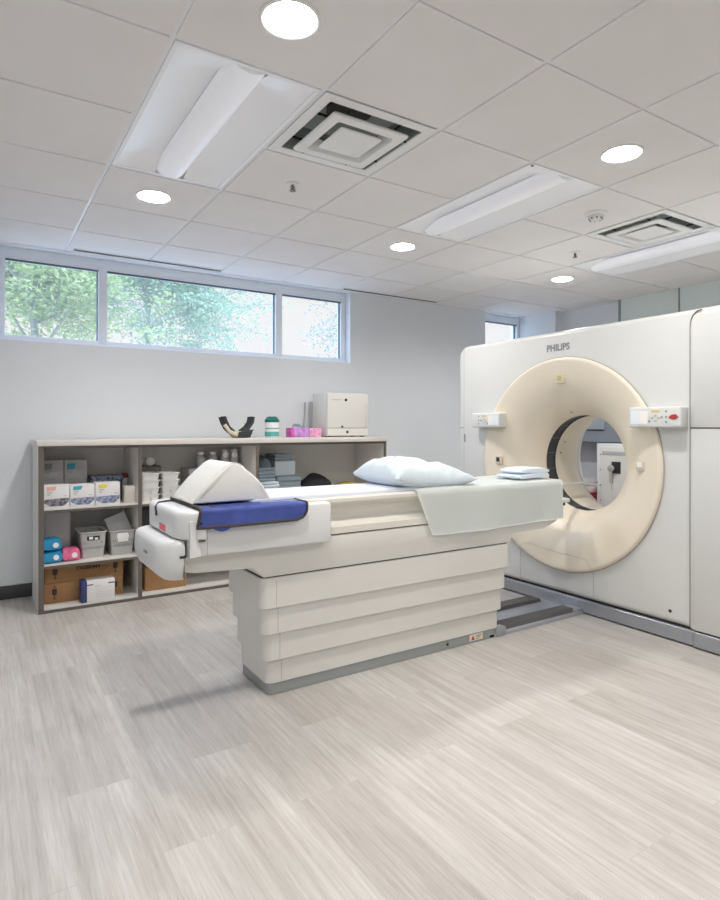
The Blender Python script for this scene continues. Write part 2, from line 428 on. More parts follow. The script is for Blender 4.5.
# ---- 2x4 centre basket troffers
def troffer(i, j):
    x0, x1, y0, y1 = gx(i)+.012, gx(i+1)-.012, gy(j)+.012, gy(j+2)-.012; xc = (x0+x1)/2; bw = .078; dz = .050
    r = thing('ceiling_troffer', '', 'ceiling light', (xc, (y0+y1)/2, CEIL), 'long recessed troffers')
    b = B()
    b.prism(rrect(x0, x1, y0, y1, 0), CEIL+.11, CEIL+.12)
    for q in ((x0, x0+.004, y0, y1), (x1-.004, x1, y0, y1), (x0, x1, y0, y0+.004), (x0, x1, y1-.004, y1)): b.box(*q, CEIL, CEIL+.12)
    fl = .018
    for q in ((x0, x0+fl, y0, y1), (x1-fl, x1, y0, y1), (x0, x1, y0, y0+fl), (x0, x1, y1-fl, y1)): b.box(*q, CEIL-.001, CEIL+.003)
    O('housing', b, 'trof', r)
    for sgn in (-1, 1):           # two curved reflector panels rising to the middle
        xa = x0+fl if sgn < 0 else x1-fl; xb = xc+sgn*bw*.98
        def fn(u, v, xa=xa, xb=xb):
            e = .16; y = y0+fl+(y1-y0-2*fl)*v
            z = CEIL+.003+dz*math.sin(u*PI/2)**1.0
            t = min((y-y0-fl)/e, (y1-fl-y)/e, 1); z = CEIL+.003+(z-CEIL-.003)*min(1, max(0, t))
            return (xa+(xb-xa)*u, y, z)
        O('reflector', B().grid(fn, 14, 44), 'trof', r, sharp=25)
    def fb(u, v):
        y = y0+fl+.01+(y1-y0-2*fl-.02)*v; a = PI*u
        return (xc-bw*math.cos(a), y, CEIL+.046-.056*math.sin(a)**.8)
    b = B().grid(fb, 18, 8)
    for ye in (y0+fl+.01, y1-fl-.01):
        b.bm.faces.new([b.bm.verts.new(fb(k/18, 0 if ye < (y0+y1)/2 else 1)) for k in range(19)])
    O('lens_basket', b, 'basket', r)
    return r
TL = {(0, 0): 'long recessed troffer nearest the long window, beside the large square air diffuser',
      (3, 0): 'long recessed ceiling troffer with a tiny red indicator at its corner',
      (6, 0): 'long recessed troffer beside the square air diffuser over the scanner'}
tp = troffer(0, 0); tp['label'] = TL[(0, 0)]
for (i, j) in [(3, 0), (6, 0)]:
    t = dup(tp, (i*G, j*G, 0), TL.get((i, j), 'long recessed troffer of the row over the near end of the room'))
    if (i, j) == (3, 0): O('indicator', B().cyl((gx(3)+.035, gy(0)+.03, CEIL-.004), .008, .004), 'btnr', t)

# ---- square air diffusers
def diffuser(i, j):
    cx, cy = gx(i)+G/2, gy(j)+G/2
    r = thing('air_diffuser', '', 'air diffuser', (cx, cy, CEIL), 'square louvred air diffusers')
    def ring(b, prof, n=4, rc=.02):
        loops = []
        for h, z in prof:
            loops.append([b.bm.verts.new((cx+px, cy+py, z)) for px, py in rrect(-h, h, -h, h, min(rc, h*.5), 3)])
        for a, c in zip(loops, loops[1:]):
            for k in range(len(a)): b.bm.faces.new((a[k], a[(k+1) % len(a)], c[(k+1) % len(a)], c[k]))
        return loops
    b = B(); ring(b, [(.293, CEIL+.004), (.293, CEIL-.002), (.246, CEIL-.003), (.243, CEIL+.002)], rc=.008); O('frame', b, 'white', r)
    b = B(); l = ring(b, [(.243, CEIL+.002), (.240, CEIL+.05), (.225, CEIL+.12), (.12, CEIL+.16)]); b.bm.faces.new(l[-1]); O('throat', b, 'duct', r)
    b = B(); b.cyl((cx, cy, CEIL+.13), .11, .025, seg=32); O('duct_collar', b, 'black', r)
    b = B(); ring(b, [(.150, CEIL+.004), (.198, CEIL-.006), (.203, CEIL-.014), (.199, CEIL-.021), (.152, CEIL-.022), (.148, CEIL-.014), (.130, CEIL+.03), (.150, CEIL+.004)], rc=.014); O('louver', b, 'white', r)
    b = B(); l = ring(b, [(.06, CEIL+.002), (.108, CEIL-.012), (.113, CEIL-.018), (.108, CEIL-.023), (.03, CEIL-.024)], rc=.012); b.bm.faces.new(l[-1]); b.bm.faces.new(l[0][::-1]); O('core', b, 'white', r)
    for a in range(4):
        mt = Matrix.Translation((cx, cy, 0)) @ Matrix.Rotation(a*PI/2, 4, 'Z')
        for q in (-.13, .12): O('bracket', B().box(q, q+.006, .190, .241, CEIL-.004, CEIL+.006, mtx=mt), 'black', r)
    return r
dp = diffuser(1, 0); dp['label'] = 'large square white air diffuser between the two long troffers'
dup(dp, (4*G, 0, 0), 'square white air diffuser above the scanner, beside the smoke sensor')

# ---- slot diffusers
def slot(x0, x1, lab):
    b = B(); r = thing('slot_diffuser', lab, 'air diffuser', ((x0+x1)/2, 5.06, CEIL), 'linear slot diffusers')
    O('frame', b.box(x0, x1, 5.03, 5.036, CEIL-.006, CEIL).box(x0, x1, 5.082, 5.088, CEIL-.006, CEIL), 'white', r)
    O('slot', B().box(x0, x1, 5.036, 5.082, CEIL-.004, CEIL), 'black', r)
slot(.632, 1.80, 'black linear slot diffuser in the ceiling above the long window')
slot(3.05, 4.23, 'black linear slot diffuser in the ceiling past the end of the long window')

# ---- sprinklers and sensor
def sprinkler(x, y, lab):
    r = thing('sprinkler_head', lab, 'sprinkler', (x, y, CEIL), 'ceiling sprinkler heads')
    O('escutcheon', B().lathe([(.036, CEIL+.003), (.034, CEIL-.005), (.014, CEIL-.009), (.0, CEIL-.009)], (x, y, 0), seg=24), 'white', r)
    b = B().cyl((x, y, CEIL-.034), .008, .03, seg=12); b.cyl((x, y, CEIL-.042), .018, .003, seg=16)
    for s in (-1, 1): b.tube([(x+s*.008, y, CEIL-.012), (x+s*.015, y, CEIL-.026), (x+s*.004, y, CEIL-.04)], .002, 6)
    O('deflector', b, mat('sprinkler_metal', (.24, .21, .19), .4, .6), r)
sprinkler(gx(1)+G/2, gy(1)+G/2, 'small sprinkler head in the ceiling tile beyond the large square air diffuser')
sprinkler(gx(5)+G/2, gy(1)+G/2, 'small sprinkler head in the ceiling tile nearest the scanner')
x, y = gx(4)+.31, gy(0)+.29
r = thing('smoke_sensor', 'white domed smoke sensor on the ceiling beside the far square air diffuser', 'sensor', (x, y, CEIL))
O('base', B().lathe([(.066, CEIL), (.066, CEIL-.012), (.058, CEIL-.018), (.0, CEIL-.018)], (x, y, 0), seg=32), 'white', r)
b = B().lathe([(.050, CEIL-.018), (.047, CEIL-.034), (.03, CEIL-.044), (0, CEIL-.046)], (x, y, 0), seg=32); O('dome', b, mat('sensor_dome', (.72, .72, .71), .3), r)
b = B()
for k in range(8): b.box(.024, .044, -.004, .004, CEIL-.0425, CEIL-.034, mtx=Matrix.Translation((x, y, 0)) @ Matrix.Rotation(k*PI/4, 4, 'Z'))
O('vents', b, 'black', r)

# ------------------------------------------------------------------ outside
S(O('ground', B().box(-30, 30, -30, 40, -.5, -.3), 'lawn'))
def tree(base, h, crown, leafm, nleaf, lab, seed, lsize=.085, nbr=16):
    rnd = random.Random(seed); bx, by = base
    r = thing('garden_tree', lab, 'tree', (bx, by, -.3), 'trees outside the long window')
    b = B(); top = Vector((bx+.1, by, h)); tips = []
    tr = [Vector((bx+.06*math.sin(k), by+.05*math.cos(2*k), -.3+(h+.3)*k/8)) for k in range(9)]
    b.tube(tr, .11, 8, r1=.02)
    cc = Vector(crown[:3]); cr = Vector(crown[3:])
    for k in range(nbr):
        s = tr[rnd.randint(3, 7)].lerp(tr[8], rnd.random()*.3)
        d = Vector((rnd.gauss(0, 1), rnd.gauss(0, 1), rnd.gauss(.15, .6))).normalized()
        e = cc+Vector((d.x*cr.x, d.y*cr.y, d.z*cr.z))*rnd.uniform(.65, 1)
        m = s.lerp(e, .5)+Vector((0, 0, rnd.uniform(-.1, .3)))
        pts = [s*(1-t)**2+m*2*t*(1-t)+e*t*t for t in (0, .2, .4, .6, .8, 1)]
        b.tube(pts, .035, 5, r1=.006)
        for t in (2, 3, 4, 5):
            tips.append(pts[t])
            for q in range(3):
                g = pts[t]+Vector((rnd.gauss(0, .5), rnd.gauss(0, .5), rnd.gauss(0, .35)))
                b.tube([pts[t], pts[t].lerp(g, .5)+Vector((0, 0, .04)), g], .01, 4, r1=.004); tips.append(g)
    O('trunk', b, 'bark', r)
    vs = []; fs = []
    for k in range(nleaf):
        c = rnd.choice(tips)+Vector((rnd.gauss(0, .16), rnd.gauss(0, .16), rnd.gauss(0, .12)))
        a = Vector((rnd.gauss(0, 1), rnd.gauss(0, 1), rnd.gauss(0, .6))).normalized(); w = a.orthogonal().normalized()
        w = (Matrix.Rotation(rnd.random()*6.28, 3, a) @ w); l = lsize*rnd.uniform(.6, 1.2); n = len(vs)
        vs += [c-a*l, c+w*l*.42, c+a*l, c-w*l*.42]; fs.append((n, n+1, n+2, n+3))
    off = Vector((bx, by, -.3))
    me = bpy.data.meshes.new('foliage'); me.from_pydata([v-off for v in vs], [], fs); me.materials.append(M[leafm])
    o = bpy.data.objects.new('foliage', me); C.objects.link(o); o.parent = r
tree((1.0, 13.4), 7.2, (1.0, 13.4, 4.5, 1.9, 1.8, 2.0), 'leafA', 25000, 'yellow-green leafy tree seen through the first pane of the long window', 3, .062, 34)
tree((3.4, 14.4), 7.6, (3.75, 14.4, 4.2, 1.9, 1.6, 1.8), 'leafB', 13500, 'teal-green leafy tree with a grey trunk outside the long middle pane', 5, .058, 26)
tree((9.0, 11.6), 5.2, (7.75, 11.6, 3.85, 1.0, .8, .45), 'leafC', 4200, 'slate-green tree whose branch tip shows in the last pane of the long window', 9, .055, 14)

# ------------------------------------------------------------------ open storage shelf
SX0, SX1, SYF, SYB, SH = .354, 3.232, 4.60, 5.135, 1.182
D1, D2 = (1.006, 1.030), (1.932, 1.957)
LV = (.71, .328)      # tops of the two boards
r = thing('storage_shelf', 'low open white storage shelf with taupe edges along the wall under the long window', 'shelf', ((SX0+SX1)/2, (SYF+SYB)/2, 0))
O('top', B().box(SX0-.012, SX1+.008, SYF-.02, SYB, 1.142, SH, .004), 'shelftop', r)
b = B(); b.box(SX0, SX0+.026, SYF+.004, SYB, 0, 1.14); O('side_panel', b, 'shelfw', r)
b = B(); b.box(SX1-.022, SX1, SYF+.004, SYB, 0, 1.14); O('side_panel', b, 'shelfw', r)
for d in (D1, D2): O('divider', B().box(d[0], d[1], SYF+.004, SYB-.012, .028, 1.14), 'shelfw', r)
O('back_panel', B().box(SX0+.026, SX1-.022, SYB-.012, SYB, .0, 1.14), 'shelfw', r)
for a, c in ((SX0+.026, D1[0]), (D1[1], D2[0]), (D2[1], SX1-.022)):
    for z in LV: O('shelf_board', B().box(a, c, SYF+.006, SYB-.012, z-.022, z), 'shelfw', r)
O('bottom_board', B().box(SX0+.026, SX1-.022, SYF+.006, SYB-.012, .006, .030), 'shelfw', r)
b = B()
b.box(SX0, SX0+.034, SYF-.0032, SYF+.006, .001, 1.141); b.box(SX1-.024, SX1, SYF-.0032, SYF+.006, .001, 1.141)
for d in (D1, D2): b.box(d[0]-.001, d[1]+.001, SYF-.0030, SYF+.005, .021, 1.139)
b.box(SX0+.002, SX1-.002, SYF-.002, SYF+.0052, 1.122, 1.142); b.box(SX0+.002, SX1-.002, SYF-.002, SYF+.007, .0, .020)
for a, c in ((SX0+.03, D1[0]+.002), (D1[1]-.002, D2[0]+.002), (D2[1]-.002, SX1-.02)):
    for z in LV: b.box(a, c, SYF, SYF+.0072, z-.023, z-.008)
O('edge_strip', b, 'shelfe', r)

# ---- things on the shelf's top
z0 = SH
# head holder: cream cradle with two black padded arms
hx, hy = 1.87, 4.86
r = thing('head_holder', 'cream and black U-shaped head holder lying on the shelf top', 'head holder', (hx, hy, z0))
b = B(); b.prism([(hx-.10, z0+.07), (hx-.02, z0+.0), (hx+.085, z0+.0), (hx+.11, z0+.075), (hx+.04, z0+.06), (hx-.03, z0+.065)], hy-.07, hy+.10, 'y', .008, 2); O('body', b, 'headcream', r)
O('front_pad', B().prism([(hx-.025, z0+.004), (hx+.10, z0+.004), (hx+.135, z0+.078), (hx-.012, z0+.055)], hy-.092, hy-.07, 'y', .004), 'headfoam', r)
for s in (-1, 1):
    pts = [(hx-.01+s*.05, hy, z0+.055), (hx-.005+s*.10, hy, z0+.09), (hx+s*.135, hy, z0+.14), (hx+s*.15, hy+.01, z0+.19)]
    b = B()
    for k in range(-2, 3): b.tube([(p[0], p[1]+k*.028, p[2]) for p in pts], .020 if s < 0 else .017, 8)
    O('padded_arm', b, 'headfoam', r)
b = B().tube([(hx-.155, hy-.07, z0+.12), (hx-.11, hy-.075, z0+.06), (hx-.04, hy-.078, z0+.03)], .018, 8); O('side_strip', b, 'headcream', r)
r.scale = (.86, .86, .93)
# wipes canister
cx, cy = 2.185, 4.85
r = thing('wipes_canister', 'white wipes canister with a dark teal lid on the shelf top', 'canister', (cx, cy, z0))
O('body', B().cyl((cx, cy, z0), .062, .135, bev=.006), 'labelw', r)
b = B().lathe([(.0626, z0+.012), (.0629, z0+.013), (.0629, z0+.05), (.0626, z0+.051)], (cx, cy, 0)); b.lathe([(.0626, z0+.075), (.0629, z0+.076), (.0629, z0+.084), (.0626, z0+.085)], (cx, cy, 0), a0=PI, a1=1.9*PI, seg=20)
O('label_band', b, mat('teal_label', (.10, .42, .38), .5), r)
O('lid', B().lathe([(.064, z0+.134), (.064, z0+.155), (.058, z0+.16), (.045, z0+.180), (.03, z0+.185), (0, z0+.185)], (cx, cy, 0)), 'tealcap', r)
# tissue boxes
def tissue(x0, x1, y0, y1, h, m, side, lab, tuft):
    r = thing('tissue_box', lab, 'tissue box', ((x0+x1)/2, (y0+y1)/2, z0), 'tissue boxes on the shelf top')
    O('carton', B().box(x0, x1, y0, y1, z0, z0+h, .004), m, r)
    if side: O('end_panel', B().box(x0-.001, x0+.03, y0-.001, y1+.001, z0+.001, z0+h-.001, .003), side, r)
    if tuft:
        xm, ym = (x0+x1)/2, (y0+y1)/2
        def fn(u, v): return (xm+(u-.5)*.10, ym+.02*math.sin(u*7)+.03*(v-.5), z0+h-.002+.045*math.sin(PI*u)*(.3+.7*v)+.008*math.sin(9*u))
        O('tissue', B().grid(fn, 10, 4, .002), mat('grey_tissue', (.42, .48, .52), .8), r)
tissue(2.35, 2.525, 4.80, 4.91, .085, 'purple', 'magenta', 'lilac and magenta tissue box with a tissue sticking up on the shelf top', True)
tissue(2.53, 2.655, 4.80, 4.91, .082, 'pink', None, 'light pink patterned tissue box next to the white steel cabinet on the shelf top', False)
# white cabinet
x0, x1, y0, y1 = 2.70, 3.15, 4.78, 5.06; zt = z0+.41
r = thing('lock_cabinet', 'white box cabinet with a keyhole door and drawer on the shelf top', 'cabinet', ((x0+x1)/2, (y0+y1)/2, z0))
O('body', B().box(x0, x1, y0+.018, y1, z0+.008, zt, .008), 'cabinet', r)
d = O('door', B().box(x0+.004, x1-.004, y0, y0+.017, z0+.085, zt-.004, .006), 'cabinet', r)
O('lock', B().cyl((x0+.20, y0-.006, zt-.065), .013, .008, 'y', 16), 'black', d)
O('latch', B().box(x0+.15, x0+.17, y0-.004, y0, z0+.088, z0+.104, .002), 'black', d)
O('handle_strip', B().box(x1-.026, x1-.010, y0-.007, y0, z0+.09, zt-.10, .003), 'rim', d)
b = B()
for k in range(9): b.box(x0+.055+k*.011, x0+.063+k*.011, y0-.001, y0, zt-.070, zt-.060)
O('nameplate', b, 'boxg', d)
d = O('drawer', B().box(x0+.004, x1-.004, y0, y0+.017, z0+.012, z0+.080, .004), 'cabinet', r)
O('drawer_lock', B().cyl((x0+.215, y0-.006, z0+.046), .012, .007, 'y', 14), 'black', d)
for fx in (x0+.02, x1-.05):
    for fy in (y0+.04, y1-.05): O('foot', B().box(fx, fx+.03, fy, fy+.03, z0, z0+.008), 'black', r)
# ---- thin tube drawn for the curved shade on the wall behind the cabinet
b = B().tube([(2.66, 5.135, z0+.33), (2.655, 5.13, z0+.22), (2.64, 5.12, z0+.10), (2.66, 5.1, z0+.012)], .005, 8, r1=.008)
T(O('wall_shade_line', b, 'greyplastic'), 'thin grey cable standing for the shade on the wall behind the pink tissue box', 'streak')

# ---- bay one, upper board: glove cartons
zb = LV[0]
def carton(x0, x1, y0, y1, z, h, m, name, lab, grp, deco=None):
    r = thing(name, lab, 'box', ((x0+x1)/2, (y0+y1)/2, z), grp)
    O('carton', B().box(x0, x1, y0, y1, z, z+h, .003), m, r)
    if deco: deco(r, x0, x1, y0, z, h)
    return r
def glove(c, ph):
    def f(r, x0, x1, y, z, h):
        w = x1-x0
        O('logo_patch', B().prism([(x0+.12*w, z+.92*h), (x0+.50*w, z+.94*h), (x0+.45*w, z+.77*h), (x0+.12*w, z+.74*h)], y-.001, y, 'y'), c, r)
        b = B()
        for k in range(3): b.box(x0+.14*w, x0+(.36-.05*k)*w, y-.001, y, z+(.68-.06*k)*h, z+(.70-.06*k)*h)
        b.box(x0+.76*w, x0+.90*w, y-.001, y, z+.50*h, z+.52*h); O('lettering', b, 'btn', r)
        O('picture_band', B().prism([(x0+.004, z+.38*h), (x1-.004, z+.42*h), (x1-.004, z+.26*h), (x0+.78*w, z+.08*h), (x0+.25*w, z+.08*h), (x0+.004, z+.22*h)], y-.001, y, 'y'), ph, r)
    return f
gp = 'glove cartons in the front row of the upper shelf'
carton(.390, .552, 4.655, 4.77, zb, .160, 'boxw', 'glove_box', 'white glove box with a pink logo, front row on the upper shelf', gp, glove('pinkp', 'photo'))
carton(.556, .716, 4.655, 4.77, zb, .156, 'boxw', 'glove_box', 'white glove box with a bright blue logo, front row on the upper shelf', gp, glove('teal', 'photob'))
carton(.721, .888, 4.655, 4.77, zb, .162, 'boxw', 'glove_box', 'white glove box with a yellow logo, front row on the upper shelf', gp, glove('yellowp', 'photob'))
carton(.928, 1.002, 4.70, 4.79, zb, .122, mat('pale_carton', (.68, .64, .59), .6), 'small_carton', 'small plain cream box beside the divider on the upper shelf', None)
def backp(c):
    def f(r, x0, x1, y, z, h):
        w = x1-x0; O('logo_patch', B().prism([(x0+.12*w, z+.92*h), (x0+.50*w, z+.93*h), (x0+.44*w, z+.80*h), (x0+.12*w, z+.78*h)], y-.001, y, 'y'), c, r)
        b = B(); b.box(x0+.14*w, x0+.34*w, y-.001, y, z+.71*h, z+.725*h); b.box(x0+.14*w, x0+.62*w, y-.001, y, z+.55*h, z+.56*h); b.box(x0+.78*w, x0+.84*w, y-.001, y, z+.66*h, z+.68*h); O('lettering', b, 'btn', r)
    return f
gp2 = 'tall grey cartons at the back of the upper shelf'
carton(.402, .545, 4.93, 5.09, zb, .318, 'boxg', 'tall_carton', 'tall grey carton with faint print behind the glove box with the pink logo', gp2, backp('btn'))
carton(.551, .706, 4.93, 5.09, zb, .318, 'boxg', 'tall_carton', 'tall grey carton with a teal logo at the back of the upper shelf', gp2, backp('teal'))
T(O('binder_stack', B().box(.72, .93, 4.86, 5.08, zb, zb+.165, .004).box(.73, .95, 4.87, 5.08, zb+.165, zb+.190, .003), 'photob'), 'dark flat pack lying behind the yellow glove box', 'pack')
r = thing('supply_bottle', 'small pale bottle with a dark red cap behind the cream box', 'bottle', (.985, 4.93, zb))
O('body', B().cyl((.975, 4.93, zb), .028, .17, bev=.008), 'clear', r); O('cap', B().cyl((.975, 4.93, zb+.17), .024, .035, bev=.004), mat('dark_red_cap', (.22, .03, .03), .5), r)
# ---- bay one, middle board
zb = LV[1]
T(O('paper_ream', B().prism(rrect(.40, .59, 4.87, 5.08, .03), zb, zb+.325, 'z', .008), 'paper'), 'tall pale grey paper-wrapped pack at the back of the middle shelf', 'pack')
def pack(x0, x1, y0, y1, z, h, m, lab, seed, grp=None):
    r = thing('wipes_pack', lab, 'pack', ((x0+x1)/2, (y0+y1)/2, z), grp)
    def fn(u, v):
        a = 2*PI*u; 
        cs, sn = math.cos(a), math.sin(a); e = .45
        px = math.copysign(abs(cs)**e, cs); pz = math.copysign(abs(sn)**e, sn)
        q = 1-.25*abs(2*v-1)**4
        return ((x0+x1)/2+(x1-x0)/2*px, y0+(y1-y0)*v+.006*math.sin(4*a), z+h/2+h/2*pz*q-(h/2*(1-q) if pz < 0 else 0)*0+.003*noise.noise((px*3+seed, v*5, pz*3)))
    b = B().grid(fn, 28, 10)
    for v in (0, 1): b.bm.faces.new([b.bm.verts.new(fn(k/28, v)) for k in range(28)])
    for vv in b.bm.verts: vv.co.z = max(vv.co.z, z)
    O('wrapper', b, m, r, sharp=50)
    O('sticker', B().cyl(((x0+x1)/2+.02, y0-.007, z+h*.5), h*.22, .012, 'y', 16), 'labelw', r)
pack(.388, .505, 4.64, 4.84, zb, .083, 'packblue', 'bright blue wipes pack lowest on the middle shelf', 1, 'blue wipes packs')
pack(.390, .500, 4.645, 4.83, zb+.084, .083, 'packblue', 'bright blue wipes pack lying on top of the other blue pack', 4, 'blue wipes packs')
pack(.508, .622, 4.655, 4.82, zb, .085, 'packpink', 'pink and white wrapped pack beside the blue packs', 7)
def basket(x0, x1, y0, y1, z, h, lab, tag):
    r = thing('storage_basket', lab, 'basket', ((x0+x1)/2, (y0+y1)/2, z), 'grey plastic baskets on the middle shelf')
    tp_ = .016; b = B(); lo = rrect(x0+tp_, x1-tp_, y0+tp_, y1-tp_, .015, 3); hi = rrect(x0, x1, y0, y1, .018, 3)
    li = rrect(x0+tp_+.004, x1-tp_-.004, y0+tp_+.004, y1-tp_-.004, .012, 3); hi2 = rrect(x0+.004, x1-.004, y0+.004, y1-.004, .015, 3)
    L = [[b.bm.verts.new((p[0], p[1], zz)) for p in q] for q, zz in ((lo, z), (hi, z+h), (hi2, z+h), (li, z+.004))]
    for a, c in zip(L, L[1:]):
        for k in range(len(a)): b.bm.faces.new((a[k], a[(k+1) % len(a)], c[(k+1) % len(a)], c[k]))
    b.bm.faces.new(L[0][::-1]); b.bm.faces.new(L[-1]); O('body', b, 'greyplastic', r)
    b = B(); b.tube([(p[0], p[1], z+h) for p in rrect(x0-.003, x1+.003, y0-.003, y1+.003, .02, 4)], .005, 6, True); O('rim', b, 'greyplastic', r)
    xm = (x0+x1)/2; b = B(); n = 13
    for k in range(n):
        xx = x0+.025+(x1-x0-.05)*k/(n-1); fr = lambda zz: y0+tp_*(1-(zz-z)/h)-.0012
        for zz in (z+.35*h, z+.55*h):
            if abs(xx-xm) > .05 or zz < z+.5*h: b.quad((xx-.003, fr(zz), zz), (xx+.003, fr(zz), zz), (xx+.003, fr(zz+.1*h), zz+.1*h), (xx-.003, fr(zz+.1*h), zz+.1*h))
    O('slots', b, 'btn', r)
    O('handle_opening', B().box(xm-.042, xm+.042, y0-.001, y0+.006, z+.70*h, z+.86*h, .002), 'black' if not tag else 'labelw', r)
    if tag: O('tag', B().box(xm-.036, xm+.036, y0-.006, y0-.003, z+.56*h, z+.92*h, .002), 'labelw', r)
    else:
        b = B(); b.box(xm-.03, xm-.004, y0-.003, y0+.001, z+.74*h, z+.84*h); b.box(xm+.008, xm+.03, y0-.003, y0+.001, z+.72*h, z+.80*h); O('tag', b, 'labelw', r)
    return r
basket(.625, .800, 4.68, 4.93, zb, .185, 'grey basket with a dark handle slot, beside the pink pack', False)
basket(.825, 1.000, 4.68, 4.93, zb, .178, 'grey basket with a white tag and clear plastic packs sticking out', True)
T(O('plastic_sleeve', B().box(-.075, .075, -.004, .004, -.07, .09, .002, mtx=Matrix.Translation((.905, 4.78, zb+.20)) @ Matrix.Rotation(-.35, 4, 'Y') @ Matrix.Rotation(-.3, 4, 'X')), 'clear'), 'clear plastic sleeve leaning out of the tagged grey basket', 'sleeve')
T(O('plastic_pouch', B().prism(rrect(-.055, .055, -.07, .07, .02), 0, .05, 'z', .012), 'clear'), 'small clear pouch standing at the back of the tagged grey basket', 'pouch')
o = bpy.data.objects['plastic_pouch']; o.rotation_euler = (PI/2, 0, 0); o.location = (.945, 4.90, zb+.12)
# ---- bay one, bottom: cardboard boxes
zb = .030
def shipping(x0, x1, y0, y1, z, h, lab, words):
    r = thing('shipping_box', lab, 'box', ((x0+x1)/2, (y0+y1)/2, z), 'stacked brown shipping boxes')
    O('carton', B().box(x0, x1, y0, y1, z, z+h, .004), 'card', r)
    if words: text('lettering', 'FX08RM4', .040, ((x0+x1)/2+.02, y0-.0015, z+h*.62), FACE_MY, 'ink', r, heavy=.0008)
    b = B()
    for xx in (x0+.065, x1-.055):
        b.prism([(xx-.016, z+.52*h), (xx-.012, z+.40*h), (xx+.012, z+.40*h), (xx+.016, z+.52*h), (xx+.016, z+.72*h), (xx-.016, z+.72*h)], y0-.001, y0, 'y')
        b.box(xx-.003, xx+.003, y0-.001, y0, z+.22*h, z+.40*h); b.box(xx-.010, xx+.010, y0-.001, y0, z+.20*h, z+.23*h)
        b.box(xx-.004, xx+.006, y0-.001, y0, z+.76*h, z+.86*h)
    O('fragile_mark', b, 'ink', r)
    b = B(); xx = x1-.15 if words else x0+.20
    for k, (p, q) in enumerate(((0, .03), (.012, .012), (.02, -.01))):
        b.tube([(xx+p-.04*words, y0-.0005, z+h*.5-.02+q), (xx+p+.02, y0-.0005, z+h*.55+q*.4), (xx+p+.03, y0-.0005, z+h*.66)], .0015, 5)
    O('scribble', b, 'ink', r)
shipping(.400, .922, 4.73, 5.08, zb, .140, 'brown shipping box at the bottom of the stack on the lowest shelf', 0)
shipping(.404, .926, 4.735, 5.07, zb+.1405, .137, 'brown shipping box with printed lettering on top of the other box', 1)
def kit(r, x0, x1, y, z, h):
    O('blue_end', B().box(x0-.001, x0+.035, y-.0012, y+.11, z+.001, z+h+.0012, .002), 'navy', r)
    b = B(); b.box(x0+.035, x0+.075, y-.001, y, z+.80*h, z+.85*h); b.box(x1-.045, x1-.001, y-.001, y, z+.80*h, z+.85*h); O('tape_tab', b, 'navy', r)
    b = B()
    for k in range(5): b.box(x0+.09, x1-.02-.03*(k % 2), y-.001, y, z+(.66-.11*k)*h, z+(.675-.11*k)*h)
    b.box(x0+.085, x0+.13, y-.001, y, z+.74*h, z+.77*h); O('lettering', b, 'boxg', r)
carton(.625, .845, 4.612, 4.73, zb, .150, 'boxw', 'supply_carton', 'white carton with a navy blue end standing before the brown boxes', None, kit)
# ---- bay two
zb = LV[0]
def tray(x, y, z, lab, split):
    r = thing('plastic_tray', lab, 'tray', (x, y, z), 'stacked white trays')
    w, d, h = .066, .09, .053
    b = B(); L = []
    for q, zz in ((.86, 0), (.97, h*.9), (1.06, h*.9), (1.06, h), (.94, h), (.84, .005)):
        L.append([b.bm.verts.new((x+px*q, y+py*q, z+zz)) for px, py in rrect(-w, w, -d, d, .014, 3)])
    for a, c in zip(L, L[1:]):
        for k in range(len(a)): b.bm.faces.new((a[k], a[(k+1) % len(a)], c[(k+1) % len(a)], c[k]))
    b.bm.faces.new(L[0][::-1]); b.bm.faces.new(L[-1]); O('body', b, 'traywhite', r)
    if split: O('divider_mark', B().box(x-.006, x+.006, y-.93*d, y-.90*d+.004, z+.003, z+.8*h), 'boxg', r)
    return r
lv = ['lowest', 'second', 'third', 'top']
for k in range(4):
    for c, xx in enumerate((1.112, 1.262)):
        tray(xx, 4.76, zb+.0535*k, '%s white tray in the stack %s on the upper shelf' % (lv[k], ('touching the divider', 'nearer the white wedge')[c]), k < 2)
r = thing('lidded_jar', 'small clear jar with a white lid lying behind the stacked trays', 'jar', (1.15, 4.98, zb))
T(O('storage_tub', B().box(1.08, 1.25, 4.90, 5.10, zb, zb+.255, .01), 'shelfe'), 'dark tub behind the stacked white trays', 'tub')
O('body', B().cyl((1.135, 4.95, zb+.290), .034, .07, 'y', bev=.004), 'clear', r); O('lid', B().cyl((1.168, 4.92, zb+.290), .034, .03, 'y', bev=.004), 'labelw', r)
T(O('bottle_carton', B().box(1.46, 1.90, 4.86, 5.10, zb, zb+.22, .006), 'boxg'), 'grey carton carrying clear bottles behind the white wedge', 'box')
for k, (xx, tall) in enumerate(((1.575, 0), (1.68, 0), (1.785, 1), (1.865, 1))):
    lab = ('clear plastic bottle farthest from the shelf divider behind the wedge', 'second clear plastic bottle behind the wedge, lower than its capped neighbours', 'clear bottle with a round white cap behind the wedge tip', 'clear bottle with a round white cap nearest the shelf divider')[k]
    r = thing('specimen_bottle', lab, 'bottle', (xx, 4.93, zb+.22), 'clear bottles on the upper shelf')
    hh = .13 if tall else .115
    O('body', B().lathe([(.034, zb+.22), (.036, zb+.23), (.036, zb+.22+hh*.75), (.022, zb+.22+hh*.92), (.022, zb+.22+hh)], (xx, 4.93, 0), cap=(True, True), seg=20), 'clear', r)
    O('cap', B().cyl((xx, 4.93, zb+.22+hh), .026, .022, bev=.004, seg=20), 'labelw', r)
    if tall: O('round_cap', B().cyl((xx-.008, 4.885, zb+.20+hh), .026, .016, 'y', bev=.004, seg=20), 'labelw', r)
T(O('open_carton', B().box(1.075, 1.385, 4.69, 5.0, .030, .205, .004), 'card'), 'brown cardboard box on the lowest shelf under the table end', 'box')
